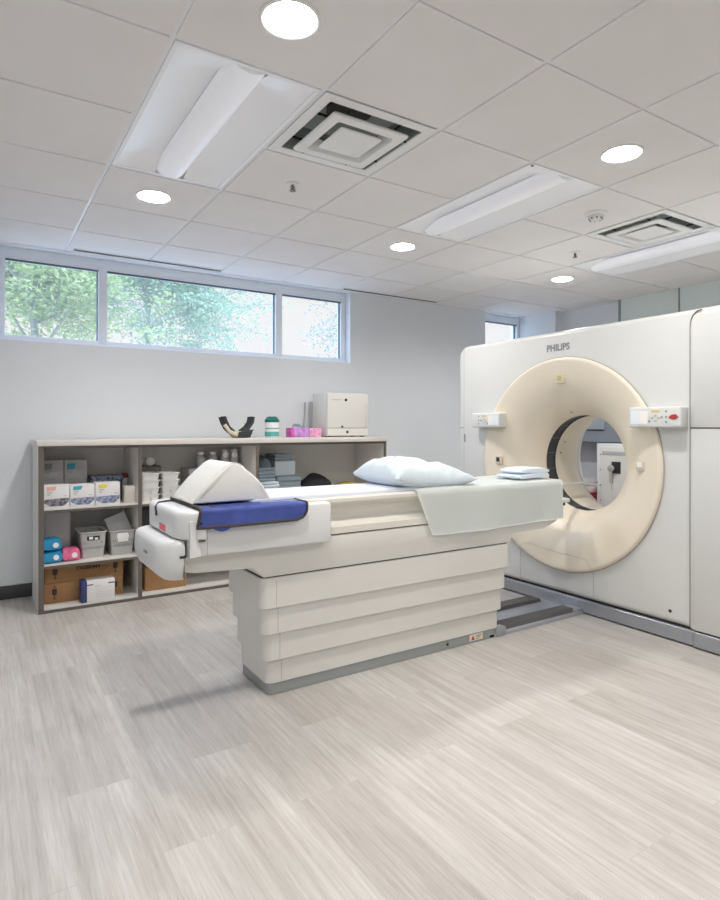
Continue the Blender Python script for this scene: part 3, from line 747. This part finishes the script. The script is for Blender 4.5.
T(O('dark_interior_block', B().box(1.06, 1.38, 4.74, 5.08, LV[1], LV[1]+.34, .01), 'black'), 'black case standing in for the shaded interior of the middle shelf beyond the table end', 'case')  # black block put in for the shade inside the shelf
# ---- bay three: linens
zb = LV[0]
def fold(x0, x1, y0, y1, z, h, m, lab, layers=2):
    r = thing('folded_linen', lab, 'linen', ((x0+x1)/2, (y0+y1)/2, z), 'folded linens on the upper shelf')
    for k in range(layers):
        hh = h/layers; q = .004*(k % 2)
        O('fold', B().prism(rrect(y0+q, y1, z+hh*k, z+hh*(k+1)-.001, min(.012, hh*.45), 4), x0+q, x1-q, 'x', .006, 2), m, r)
    return r
fold(1.99, 2.19, 4.72, 5.06, zb, .048, 'cloth_light', 'pale folded linen lowest on the pile next to the shelf divider')
fold(1.985, 2.20, 4.72, 5.06, zb+.048, .048, 'cloth_light', 'pale folded linen second from the bottom next to the shelf divider')
fold(2.0, 2.19, 4.78, 5.08, zb+.096, .06, 'cloth_grey', 'blue-grey folded linen third up next to the shelf divider')
fold(2.0, 2.19, 4.78, 5.08, zb+.156, .06, 'cloth_grey', 'blue-grey folded linen topmost next to the shelf divider')
fold(2.22, 2.46, 4.82, 5.08, zb, .13, 'cloth_grey', 'thick blue-grey folded linen under the tall light blue bundle', 3)
fold(2.21, 2.41, 4.84, 5.08, zb+.13, .135, 'cloth_light', 'tall light blue folded bundle on the middle linen pile', 1)
fold(2.22, 2.40, 4.86, 5.08, zb+.265, .06, 'cloth_grey', 'blue-grey folded linen topmost on the middle pile')
def heap(x0, x1, y0, y1, z, h, seed, p=1.0):
    def fn(u, v):
        a = 2*PI*u; s = math.sin(v*PI/2)
        q = 1+.18*noise.noise((math.cos(a)*1.5+seed, math.sin(a)*1.5, v*2))
        zz = z+h*math.cos(v*PI/2)**p*(1+.35*noise.noise((math.cos(a)*2*v+seed, 3, math.sin(a)*2*v)))
        return ((x0+x1)/2+(x1-x0)/2*s*math.cos(a)*q, (y0+y1)/2+(y1-y0)/2*s*math.sin(a)*q, max(z, zz))
    return B().grid(fn, 36, 12)
T(O('dark_garment', heap(2.04, 2.19, 4.8, 5.02, zb+.216, .09, 2), 'cloth_dark', sharp=80), 'dark slate crumpled cloth on the linen pile by the divider', 'cloth')
T(O('crumpled_cloth', heap(2.46, 2.80, 4.76, 4.98, zb, .13, 5), 'cloth_black', sharp=80), 'black crumpled cloth on the upper shelf beside the linens', 'cloth')
T(O('mustard_cloth', heap(2.83, 3.10, 4.78, 4.96, zb, .05, 8), 'cloth_yellow', sharp=80), 'mustard yellow cloth on the upper shelf behind the pillow', 'cloth')

# ------------------------------------------------------------------ scanner couch
YC = 2.785
tb = thing('scanner_table', 'long off-white patient table on a stepped column in front of the ring scanner', 'scanner table', (1.92, YC, 0))
def tierpoly(x0, x1, y0, y1, r=.035): return rrect(x0, x1, y0, y1, r, 6)
pl = O('plinth', B().prism(tierpoly(1.160, 2.672, 2.622, 2.962, .03), 0, .058, 'z', .003, 1), 'plinth', tb)
st = O('warning_label', B().box(2.44, 2.545, 2.6205, 2.623, .012, .050), 'rim', pl)
b = B(); b.prism([(2.452, .017), (2.480, .017), (2.466, .044)], 2.6195, 2.6205, 'y'); O('warning_sign', b, 'btnr', pl)
b = B()
for k in range(3): b.box(2.49, 2.535-.01*k, 2.6195, 2.6205, .038-.009*k, .041-.009*k)
O('label_print', b, 'seam', pl)
O('screw', B().cyl((2.27, 2.6185, .03), .008, .004, 'y', 12), 'black', pl)
tiers = [(1.153, 2.682, 2.617, 2.970, .055, .185), (1.136, 2.697, 2.600, 2.987, .169, .316), (1.119, 2.711, 2.584, 3.004, .300, .444), (1.103, 2.726, 2.568, 3.02, .427, .571)]
for (x0, x1, y0, y1, za, zb_) in tiers:
    vb = za+.0; rr = .045
    # skirt cover: lower corners rounded on the front face
    b = B(); b.loft(lambda i: tierpoly(x0+i, x1-i, y0+i, y1-i, .04-i), [(.003, za), (0, za+.003), (0, zb_-.004), (.003, zb_)])
    t = O('column_cover', b, 'cover', tb, sharp=22)
    O('panel_seam', B().box(x0+.075, x0+.0775, y0-.0006, y0+.002, za+.006, zb_-.012), 'seaml', t)
O('joint_gasket', B().prism(tierpoly(1.112, 2.712, 2.578, 3.01, .03), .571, .578, 'z'), 'black', tb)
# carrier beam: flat side, raised underside where it overhangs
prof = [(.722, .655), (.80, .640), (1.06, .628), (1.115, .578), (2.716, .578), (2.735, .628), (3.02, .634), (3.13, .668), (3.16, .70), (3.16, .738), (.722, .738)]
b = B(); b.prism(prof, 2.562, 3.025, 'y', .006, 2); O('carrier', b, 'cover', tb)
O('shadow_gap', B().box(.9, 3.15, 2.575, 3.01, .738, .745), 'black', tb)
# upper deck: flared strip, undercut, rim
half = [(-.226, .745), (-.226, .778), (-.200, .790), (-.178, .815), (-.172, .845), (-.185, .872), (-.222, .890), (-.231, .902), (-.230, .918), (-.218, .927), (-.165, .922), (-.105, .905)]
deck = [(YC+y, z) for y, z in half]+[(YC-y, z) for y, z in reversed(half)]
b = B(); b.prism(deck, 1.10, 3.15, 'x'); dk = O('deck', b, 'deckp', tb, sharp=28)
O('deck_seam', B().box(2.08, 2.0822, 2.5595, 2.561, .748, .783), 'seam', dk)
# lower end cap
def stad(x0, x1, y0, y1, r): return rrect(x0, x1, y0, y1, (r, 0.001, 0.001, r), 10)
b = B(); b.loft(lambda i: stad(.632+i, .7375, 2.515+i, 3.055-i, .095-i*.6), [(.080, .612), (.045, .620), (.02, .640), (.006, .668), (0, .70), (0, .762), (.004, .778), (.014, .790), (.030, .795)])
lc = O('lower_end_cap', b, 'tablelight', tb)
O('cap_seam', B().box(.734, .7365, 2.5145, 2.53, .634, .735), 'seam', lc)
O('catch', B().box(.715, .742, 2.510, 2.53, .722, .732, .002), 'black', lc)
O('maker_mark', B().box(.629, .634, 2.72, 2.78, .715, .728, .001), 'text', lc)
# upper end cap (head of the couch top)
b = B(); b.loft(lambda i: stad(.705+i, .815, 2.475+i, 3.085-i, .105-i*.6), [(.010, .797), (.002, .801), (0, .808), (0, .893), (.004, .906), (.012, .913), (.024, .915)])
b.loft(lambda i: rrect(.765+i, 1.44-i, 2.498+i, 3.065-i, .02), [(.012, .722), (.003, .726), (0, .735), (0, .900), (.004, .908), (.012, .912)])
b.prism([(.748, 2.478), (.764, 2.478), (.800, 2.4985), (.800, 3.06), (.748, 3.06)], .724, .88, 'z', .003, 1)
uc = O('upper_end_cap', b, 'tablelight', tb)
O('cap_seam', B().box(.826, .8285, 2.4968, 2.50, .726, .905), 'seaml', uc)
O('cap_gasket', B().prism(stad(.716, .79, 2.488, 3.072, .10), .786, .80, 'z'), 'seam', uc)
lb = B(); lb.box(.7035, .7055, 2.70, 2.80, .808, .838)
O('red_label', lb, 'red', uc)
O('socket', B().cyl((.792, 2.471, .868), .007, .006, 'y', 12), 'black', uc)
O('mattress', B().prism(rrect(1.05, 2.12, 2.60, 2.955, .04), .905, .945, 'z', .014, 4), 'mattress', tb)
# carbon rail reaching into the bore, roller rest
b = B().box(3.05, 4.06, 2.925, 2.955, .836, .857, .005); O('cradle_rail', b, 'tablelight', tb)
b = B().prism(rrect(3.10, 3.46, 2.70, 2.90, .03), .755, .782, 'z', .008, 3); O('cradle_tongue', b, 'tablelight', tb)
O('tongue_base', B().prism(rrect(3.10, 3.42, 2.71, 2.89, .02), .735, .755, 'z', .004, 1), 'black', tb)
# floor plate
fp = O('floor_plate', B().box(2.60, 3.482, 2.622, 3.06, 0, .022, .004), 'plate', tb)
O('end_block', B().prism(rrect(2.655, 2.735, 2.612, 2.668, .008), .002, .052, 'z', .004, 2), 'skirt', tb)
for y0, y1, xa in ((2.640, 2.752, 2.70), (2.925, 3.04, 2.68)):
    O('tread_mat', B().prism([(y0, .022), (y0+.012, .044), (y1-.012, .044), (y1, .022)], xa, 3.415, 'x', .004, 2), 'mat_rub', tb)
O('end_block', B().prism(rrect(3.40, 3.482, 2.625, 2.75, .01), .010, .040, 'z', .004, 2), 'skirt', tb)

# ------------------------------------------------------------------ ring scanner
GX, GY0, GY1, GZ0, GZ1, BY, BZ = 3.49, 1.90, 3.865, .104, 1.957, 2.81, 1.012
ga = thing('ring_scanner', 'large white ring scanner with a cream bore opening behind the patient table', 'scanner', (3.95, 2.8, 0))
# front shell: rounded box with the bore cut out
t = B(); t.prism(rrect(1.70, GY1+.02, GZ0, GZ1, (.04, .04, .10, .04), 8), GX, 4.38, 'x', .034, 5)
me = bpy.data.meshes.new('shell'); 
for f in t.bm.faces: f.smooth = True
t.bm.to_mesh(me); t.bm.free()
so = bpy.data.objects.new('shell_tmp', me); C.objects.link(so)
k = B(); k.lathe([(.742, 3.3), (.742, 3.70), (.40, 3.80), (.40, 4.2), (.60, 4.5)], (0, BY, BZ), 'x', 128, (True, True))
mk = bpy.data.meshes.new('cut'); k.bm.to_mesh(mk); k.bm.free()
ko = bpy.data.objects.new('cut_tmp', mk); C.objects.link(ko)
md = so.modifiers.new('b', 'BOOLEAN'); md.object = ko; md.operation = 'DIFFERENCE'; md.solver = 'EXACT'
bpy.context.view_layer.update()
me2 = bpy.data.meshes.new_from_object(so.evaluated_get(bpy.context.evaluated_depsgraph_get()))
bpy.data.objects.remove(so); bpy.data.objects.remove(ko)
t = B(); t.bm.from_mesh(me2); bpy.data.meshes.remove(me2)
shell = O('shell', t, 'gantry', ga, sharp=30)
pf = [(.742, 3.52), (.752, 3.494), (.752, 3.478), (.744, 3.468), (.728, 3.468), (.70, 3.474), (.66, 3.482), (.62, 3.492), (.58, 3.506), (.54, 3.524), (.50, 3.546), (.465, 3.572), (.435, 3.602), (.405, 3.638), (.38, 3.676), (.36, 3.715), (.347, 3.745)]
fn_ = O('bore_funnel', B().lathe(pf, (0, BY, BZ), 'x', 128), 'cream', ga, sharp=60)
O('funnel_line', B().lathe([(.757, 3.488), (.757, 3.484), (.750, 3.484)], (0, BY, BZ), 'x', 128), 'seaml', fn_)
br = O('bore_window_ring', B().lathe([(.347, 3.745), (.356, 3.75), (.356, 3.845), (.347, 3.85)], (0, BY, BZ), 'x', 96), 'bore', ga)
b = B()
for k in range(18):
    a = 2*PI*k/18; b.box(3.75, 3.845, -.0012, .0012, .353, .3555, mtx=Matrix.Translation((0, BY, BZ)) @ Matrix.Rotation(a, 4, 'X'))
O('ring_segments', b, 'btn', br)
O('rear_funnel', B().lathe([(.347, 3.85), (.345, 3.86), (.345, 4.03), (.36, 4.10), (.40, 4.18), (.48, 4.27), (.58, 4.36), (.60, 4.39)], (0, BY, BZ), 'x', 96), 'cream', ga, sharp=60)
b = B()
for ang, xx, rr in ((155, 3.92, .345), (100, 3.68, .378), (170, 3.90, .345)):
    a = math.radians(ang); b.lathe([(.006, -.003), (.006, .003)], (xx, BY-rr*math.cos(a)*-1*-1, BZ+rr*math.sin(a)), 'x', 10, (True, True))
O('marker_dot', b, 'brown', ga)
# positioning light windows
def notch(y, z, x, m):
    n = O('light_window', B().prism(rrect(y-.032, y+.032, z-.034, z+.034, .012, 4), x-.010, x+.004, 'x', .003, 2), 'notch', ga)
    O('light_lens', B().prism(rrect(y-.012, y+.022, z-.012, z+.022, .004, 3), x-.0125, x-.010, 'x'), m, n)
notch(BY+.01, BZ+.604, 3.497, 'orange'); notch(BY+.606, BZ+.0, 3.497, 'brown'); notch(BY-.60, BZ+.02, 3.497, 'labelw')
# removable foot panel and seams on the front
b = B()
def sx(y, z):     # front surface X at (y, z), just proud of the plastic
    rr = math.hypot(y-BY, z-BZ)
    if rr > .757: return GX-.0005
    for (r1, x1), (r0, x0) in zip(pf[3:], pf[4:]):
        if r0 <= rr <= r1: return x0+(x1-x0)*(rr-r0)/(r1-r0)-.0005
    return 3.4675
pts = [(3.19, .108), (3.19, .30), (3.18, .36), (3.15, .40), (3.09, .41), (3.0, .395), (2.85, .382), (2.70, .378), (2.60, .372), (2.56, .34), (2.548, .27), (2.545, .108)]
fine = []
for p, q in zip(pts, pts[1:]):
    for k in range(6): fine.append((p[0]+(q[0]-p[0])*k/6, p[1]+(q[1]-p[1])*k/6))
b.tube([(sx(*p), p[0], p[1]) for p in fine], .0016, 5); O('panel_seam', b, 'seaml', ga)
O('side_seam', B().box(GX-.001, GX+.004, 3.815, 3.818, GZ0+.02, GZ1-.02), 'seaml', ga)
O('joint_line', B().box(GX-.001, GX+.004, 3.818, 3.87, 1.266, 1.270), 'seam', ga)
O('slot_mark', B().box(GX-.002, GX+.004, 3.80, 3.812, 1.15, 1.215), 'text', ga)
O('round_plug', B().cyl((GX-.003, 2.02, .175), .010, .006, 'x', 14), 'black', ga)
# side covers on the near flank
for za, zc, bt, bb in ((1.270, GZ1, .05, .004), (GZ0, 1.265, .004, .01)):
    O('side_cover', B().loft(lambda i: rrect(GX-.020+i, 4.40-i, 1.12+i, 1.911-i, .05, 8), [(bb, za), (bb*.3, za+bb*.3), (0, za+bb)]+[(bt*(1-math.cos(k*PI/12)), zc-bt+bt*math.sin(k*PI/12)) for k in range(7)]), 'gantry', ga, sharp=30)
O('cover_gap', B().box(GX+.03, 4.35, 1.15, 1.88, GZ0, GZ1-.06), 'seam', ga)
cfx = lambda y: GX-.0205 if y < 1.861 else GX+.0295-math.sqrt(max(0, .05**2-(y-1.861)**2))
sm = [(1.899, GZ0+.01), (1.899, .7), (1.899, 1.3), (1.899, 1.84)]+[(1.899-.075*(1-math.cos(k*PI/24)), 1.84+.10*math.sin(k*PI/24)) for k in range(1, 13)]
O('cover_seam', B().tube([(cfx(y), y, z) for y, z in sm], .0038, 6), 'seam', ga)
O('joint_line', B().tube([(cfx(y)-.0003, y, 1.2675) for y in (1.895, 1.88, 1.86, 1.7, 1.2)], .003, 6), 'seam', ga)
# grey skirt
O('skirt', B().prism(rrect(GX-.006, 4.37, 1.80, GY1, .01), .010, .094, 'z', .003, 1), 'skirt', ga)
O('skirt', B().prism(rrect(GX-.02, 4.38, 1.13, 1.900, .05, 8), .010, .096, 'z', .003, 1), 'skirt', ga)
O('skirt_gap', B().box(GX+.02, 4.33, 1.16, GY1-.03, 0, GZ0+.01), 'black', ga)
# control panels
def panel(y0, y1, z0, z1, mirror, lab):
    p = O('control_panel', B().prism(rrect(y0, y1, z0, z1, .012, 4), 3.412, GX+.01, 'x', .010, 3), 'gantry', ga)
    p['label'] = lab
    x = 3.412; w = y1-y0
    def fy(t): return y1-w*t if not mirror else y0+w*t      # t runs from the bore side to the outer side
    def bx(name, t0, t1, s0, s1, m, d=.0015):
        a, c = sorted((fy(t0), fy(t1))); O(name, B().box(x-d, x+.001, a, c, z0+(z1-z0)*s0, z0+(z1-z0)*s1), m, p)
    bx('screen', .05, .22, .18, .82, 'screen'); bx('screen', .222, .39, .18, .82, 'screenw')
    b = B(); 
    for t_, s_ in ((.42, .3), (.655, .50), (.735, .50), (.735, .78), (.735, .26)): b.cyl((x-.002, fy(t_), z0+(z1-z0)*s_), .006, .003, 'x', 12)
    O('button', b, 'btn', p)
    b = B()
    for dt, ds in ((0, .12), (0, -.14), (.06, 0), (-.06, 0)): b.box(x-.002, x+.001, fy(.535+dt)-.008, fy(.535+dt)+.008, z0+(z1-z0)*(.46+ds)-.005, z0+(z1-z0)*(.46+ds)+.005)
    O('arrow_pad', b, mat('arrow_pad', (.45, .50, .50), .5), p)
    bx('amber_key', .46, .62, .74, .84, 'btny')
    if not mirror:
        O('stop_button', B().prism([(1.925, z0+.062), (1.945, z0+.050), (1.965, z0+.048), (1.985, z0+.060), (1.965, z0+.075), (1.94, z0+.078)], x-.006, x, 'x', .002, 1), 'btnr', p)
panel(1.912, 2.242, 1.270, 1.393, False, 'control panel with a red stop button, nearer the camera')
panel(3.335, 3.640, 1.270, 1.385, True, 'control panel on the far side of the bore')
text('lettering', 'PHILIPS', .066, (GX-.001, 2.84, 1.838), FACE_MX, 'text', ga, heavy=.0024, sx=.95)

# ------------------------------------------------------------------ things on the couch
# blue mat with dark binding, front edge hanging over the side
def matpt(x, v):
    top = .482; R = .014; zt = .9235; yb = 2.965
    if v < top: return (x, yb-v, zt+.004*noise.noise((x*6, v*6, 0))+.002)
    w = v-top; q = R*PI/2; yf = yb-top
    if w < q: a = w/R; return (x, yf-R*math.sin(a), zt-R+R*math.cos(a)+.002)
    return (x, yf-R-.004*math.sin(x*14)*(w-q)/.06+.002, zt-R-(w-q))
VM = .482+.022+.062
def xlim(v):
    x1 = 1.29; x0 = .80-.02*max(0, v-.45)/.1; R = .05
    for vv, e in ((VM-v, 1), (v, 1)):
        if vv < R: x1 -= R-math.sqrt(max(0, R*R-(R-vv)**2))*1.0
    return x0, x1
def fm(u, v):
    a, c = xlim(v*VM); return matpt(a+(c-a)*u, v*VM)
r = thing('positioning_mat', 'royal blue mat with dark binding draped over the table end under the white wedge', 'mat', (1.04, 2.72, .915))
O('pad', B().grid(fm, 40, 60, .006), 'blue', r, sharp=60)
pts = [fm(u/30, 1) for u in range(31)]+[fm(1, 1-v/60) for v in range(1, 61)]+[fm(1-u/30, 0) for u in range(1, 31)]+[fm(0, v/60) for v in range(1, 60)]
O('binding', B().tube(pts, .0065, 8, True), 'brown', r)
def ft(u, v): return (.835+.10*u, 2.468+.004*v, .848-.022*v*math.sin(PI*u))
O('tail', B().grid(ft, 10, 4, .003), 'blue', r)
# strap
b = B(); sp = [(.83, 2.93, .921), (.77, 2.92, .919), (.725, 2.90, .917), (.704, 2.87, .900), (.700, 2.84, .865)]
for k in range(-1, 2): b.tube([(p[0], p[1]+k*.006, p[2]) for p in sp], .0035, 6)
T(O('positioning_strap', b, 'black'), 'thin black strap looped over the rounded table end', 'strap')
T(O('strap_buckle', B().prism(rrect(.80, .875, 2.50, 2.64, .02), .915, .926, 'z', .003), 'brown'), 'dark folded strap end lying on the table end beside the blue mat', 'strap')
# white wedge
WX0, WX1, WA, WZ, WH = .795, 1.162, .988, .934, .180
def wedge_prof(n=40):
    p = []
    ra = .055
    L = Vector((WX0, WZ)); Rr = Vector((WX1, WZ)); A = Vector((WA, WZ+WH+.028))
    dl = (L-A).normalized(); dr = (Rr-A).normalized(); t_ = .085
    p0 = A+dl*t_; p1 = A+dr*t_
    for k in range(9): p.append(L.lerp(p0, k/8)+Vector((-.006, .006))*math.sin(PI*k/8))
    for k in range(1, 8): t = k/8; p.append(p0*(1-t)**2+A*2*t*(1-t)+p1*t*t)
    for k in range(9): p.append(p1.lerp(Rr, k/8)+Vector((.010, .008))*math.sin(PI*k/8))
    return p
wp = wedge_prof()
b = B(); b.prism([(q.x, q.y) for q in wp], 2.60, 2.93, 'y', .010, 3)
r = thing('positioning_wedge', 'white vinyl rounded triangular wedge cushion standing on the blue mat', 'cushion', ((WX0+WX1)/2, 2.765, WZ))
for v in b.bm.verts:
    if v.co.y < 2.62 and WZ+.02 < v.co.z < WZ+WH-.02: v.co.y -= .012*math.sin((v.co.z-WZ)/WH*PI)
w = O('cover', b, 'bolster', r, sharp=40)
b = B()
b.tube([(q.x, 2.604, q.y) for q in wp], .0022, 5)
b.tube([(WX0+.002, 2.61+.31*k/6, WZ+.018) for k in range(7)], .0018, 5)
O('seam', b, 'shelfw', w)
# draped sheet
SZ = .936
def sheet(u, v):
    x0, x1 = 1.985, 3.168
    top = .43; drop = .250
    s = v*(top+drop)
    if s < top:
        x = x0+(x1-x0)*u; y = 2.990-s; z = SZ+.004*noise.noise((x*4, y*4, 1))+.003*math.sin(x*9)
        return (x, y, z)
    w = (s-top); R = .02; t = w/drop
    xa = x0+.115*t; xb = x1-.012*t; x = xa+(xb-xa)*u
    dip = drop*(1+.06*math.sin(u*2.2+.4)-.05*u)
    zz = SZ-R-(dip-R)*max(0, t-.05)/.95 if w > R else SZ-R*(1-math.cos(w/R*PI/2))
    yy = 2.56-R*min(1, math.sin(min(1, w/R)*PI/2))-.010*t*math.sin(x*8+1)-.004*math.sin(x*21)*t
    return (x, yy, zz)
r = thing('drape_sheet', 'pale mint disposable sheet hanging over the scanner end of the table', 'sheet', (2.6, 2.77, SZ))
O('cloth', B().grid(sheet, 80, 60, .002), 'sheet', r, sharp=80)
def endflap(u, v):
    y = 2.545+.44*u; return (3.168+.012*math.sin(PI*min(1, v*4)/2)-.006+.006*math.sin(y*20)*v, y, SZ-.002-.245*v)
O('end_flap', B().grid(endflap, 30, 20, .002), 'sheet', r, sharp=80)
# pillow
PX, PY, PL, PW = 2.165, 2.785, .60, .45
def pil(u, v, top):
    a, c = 2*u-1, 2*v-1
    x = PL/2*a*(.92+.08*c*c); y = PW/2*c*(.90+.10*a*a)
    t = max(0, (1-abs(a)**2.4))**.50*max(0, (1-abs(c)**2.4))**.50
    n = noise.noise((a*2.2, c*2.2, 4 if top else 9)); n2 = noise.noise((a*5+3, c*6, 2))
    mid = .026+.020*a*a-.012*a
    if top: z = mid+.120*t*(1-.30*a+.05*c)+(.020*n+.014*n2)*min(1, 3*t)
    else: z = mid-.07*t
    return (PX+x, PY+y, max(SZ+.004+max(0, z), SZ+.004))
r = thing('pillow', 'plump pale blue pillow lying across the middle of the table', 'pillow', (PX, PY, SZ+.004))
b = B()
b.grid(lambda u, v: pil(u, v, True), 44, 36); b.grid(lambda u, v: pil(u, v, False), 44, 36)
bmesh.ops.remove_doubles(b.bm, verts=b.bm.verts[:], dist=.0004); bmesh.ops.recalc_face_normals(b.bm, faces=b.bm.faces[:])
O('pillowcase', b, 'pillow', r, sharp=80)
# folded towel
TXa, TXb, TYa, TYb = 2.85, 3.125, 2.60, 2.80
r = thing('folded_towel', 'pale blue folded towel on the sheet at the scanner end of the table', 'towel', ((TXa+TXb)/2, (TYa+TYb)/2, SZ+.006))
for k in range(2):
    def ff(u, v, k=k):
        a = 2*PI*u; cs, sn = math.cos(a), math.sin(a)
        px = math.copysign(abs(cs)**.55, cs); pz = math.copysign(abs(sn)**.8, sn)
        ln = (TXb-TXa)*(1-.03*k); x = TXb-ln/2-.012*(k == 0)+ln/2*px; y = TYa+.010*k+(TYb-TYa-.02*k)*v
        e = 1-.35*abs(2*v-1)**6
        hh = (.040, .040)[k]; z = SZ+.0065+(0, .031)[k]*(1 if px > -.9 else .9)+hh/2+hh/2*pz*e*(1 if px > 0 else .92)+.003*math.sin(x*15+k)
        return (x, y, max(SZ+.0062, z))
    b = B().grid(ff, 48, 12)
    for v in (0, 1): b.bm.faces.new([b.bm.verts.new(ff(i/48, v)) for i in range(48)])
    O('fold', b, 'linen', r, sharp=60)

# ------------------------------------------------------------------ beyond the bore
x0, x1, y0, y1 = 5.50, 5.85, 3.35, 3.99
r = thing('power_cabinet', 'white steel electrical cabinet with a black switch seen through the scanner bore', 'cabinet', (5.67, 3.67, 0))
O('body', B().box(x0+.02, x1, y0, y1, 0, 1.105, .006), 'white', r)
d = O('door', B().box(x0+.004, x0+.02, y0+.02, y1-.045, .06, 1.06, .004), 'cabinet', r)
O('vent_strip', B().box(x0+.001, x0+.005, y0+.06, y1-.075, .985, 1.025, .002), 'boxg', d)
O('switch_plate', B().box(x0-.006, x0+.005, 3.70, 3.80, .80, .92, .003), 'black', d)
O('switch_handle', B().cyl((x0-.03, 3.80, .85), .034, .028, 'x', 18, .004).box(x0-.03, x0-.006, 3.786, 3.81, .70, .85, .005), 'greyplastic', d)
b = B()
for k in range(5): b.cyl((x0-.002, y1-.058, .35+.16*k), .007, .004, 'x', 10)
O('hinge_screw', b, 'btn', d)
# red bin
r = thing('waste_bin', 'red plastic waste bin beside the electrical cabinet, seen through the bore', 'bin', (5.52, 4.16, 0))
O('body', B().lathe([(.11, 0), (.125, .02), (.145, .60), (.15, .62), (.15, .635), (.142, .635), (.12, .05), (0, .05)], (5.52, 4.16, 0), seg=32, cap=(True, False)), 'binred', r)
O('liner', B().lathe([(.150, .585), (.1535, .59), (.1535, .635), (.146, .645), (.138, .62)], (5.52, 4.16, 0), seg=32), mat('bin_liner', (.62, .50, .52), .4), r)
# grey wall cabinet over a grey panel
r = thing('wall_cupboard', 'slate grey wall cupboard on the far wall seen through the scanner bore', 'cupboard', (5.72, 4.2, 1.11))
O('body', B().box(5.58, 5.86, 3.76, 4.68, 1.117, 1.75, .006), 'greypanel', r)
O('door_panel', B().box(5.563, 5.58, 3.93, 4.675, 1.25, 1.74, .006), mat('slate_door', (.33, .37, .44), .5), r)
O('finger_gap', B().box(5.572, 5.58, 3.95, 4.67, 1.235, 1.25), 'black', r)
T(O('splash_panel', B().box(5.835, 5.86, 3.98, 4.5, .88, 1.115, .003), mat('grey_splash', (.42, .43, .47), .5)), 'grey panel on the far wall under the slate cupboard', 'panel')

# ------------------------------------------------------------------ light, camera
w = bpy.data.worlds.new('sky'); scene.world = w; w.use_nodes = True; nt = w.node_tree; nt.nodes.clear()
N = nt.nodes.new; L = nt.links.new
out = N('ShaderNodeOutputWorld'); bg = N('ShaderNodeBackground'); tc = N('ShaderNodeTexCoord'); sp = N('ShaderNodeSeparateXYZ'); rp = N('ShaderNodeValToRGB')
L(tc.outputs['Generated'], sp.inputs[0]); L(sp.outputs[2], rp.inputs[0]); L(rp.outputs[0], bg.inputs[0]); L(bg.outputs[0], out.inputs[0])
e = rp.color_ramp.elements; e[0].position = 0; e[0].color = (.86, .82, .78, 1); e[1].position = .85; e[1].color = (3.6, 4.8, 7.0, 1)
m_ = e.new(.27); m_.color = (.90, .86, .82, 1); m2_ = e.new(.42); m2_.color = (3.2, 4.1, 5.8, 1)
bg.inputs[1].default_value = 1.0
scene.cycles.use_denoising = True
scene.cycles.max_bounces = 10; scene.cycles.diffuse_bounces = 6; scene.cycles.transparent_max_bounces = 12
scene.cycles.caustics_reflective = False; scene.cycles.caustics_refractive = False
scene.cycles.sample_clamp_indirect = 8

cam = bpy.data.cameras.new('camera'); co = bpy.data.objects.new('camera', cam); C.objects.link(co)
co.location = (0, 0, 1.27); co.rotation_euler = (PI/2, 0, -math.radians(32.6))
cam.sensor_fit = 'VERTICAL'; cam.sensor_height = 36; cam.sensor_width = 28.8; cam.lens = 24; cam.shift_y = -.025
cam.clip_start = .05; cam.clip_end = 200
scene.camera = co
vs = scene.view_settings
scene.display_settings.display_device = 'sRGB'
vs.view_transform = 'Standard'; vs.look = 'None'; vs.exposure = .03; vs.gamma = 1; vs.use_curve_mapping = False
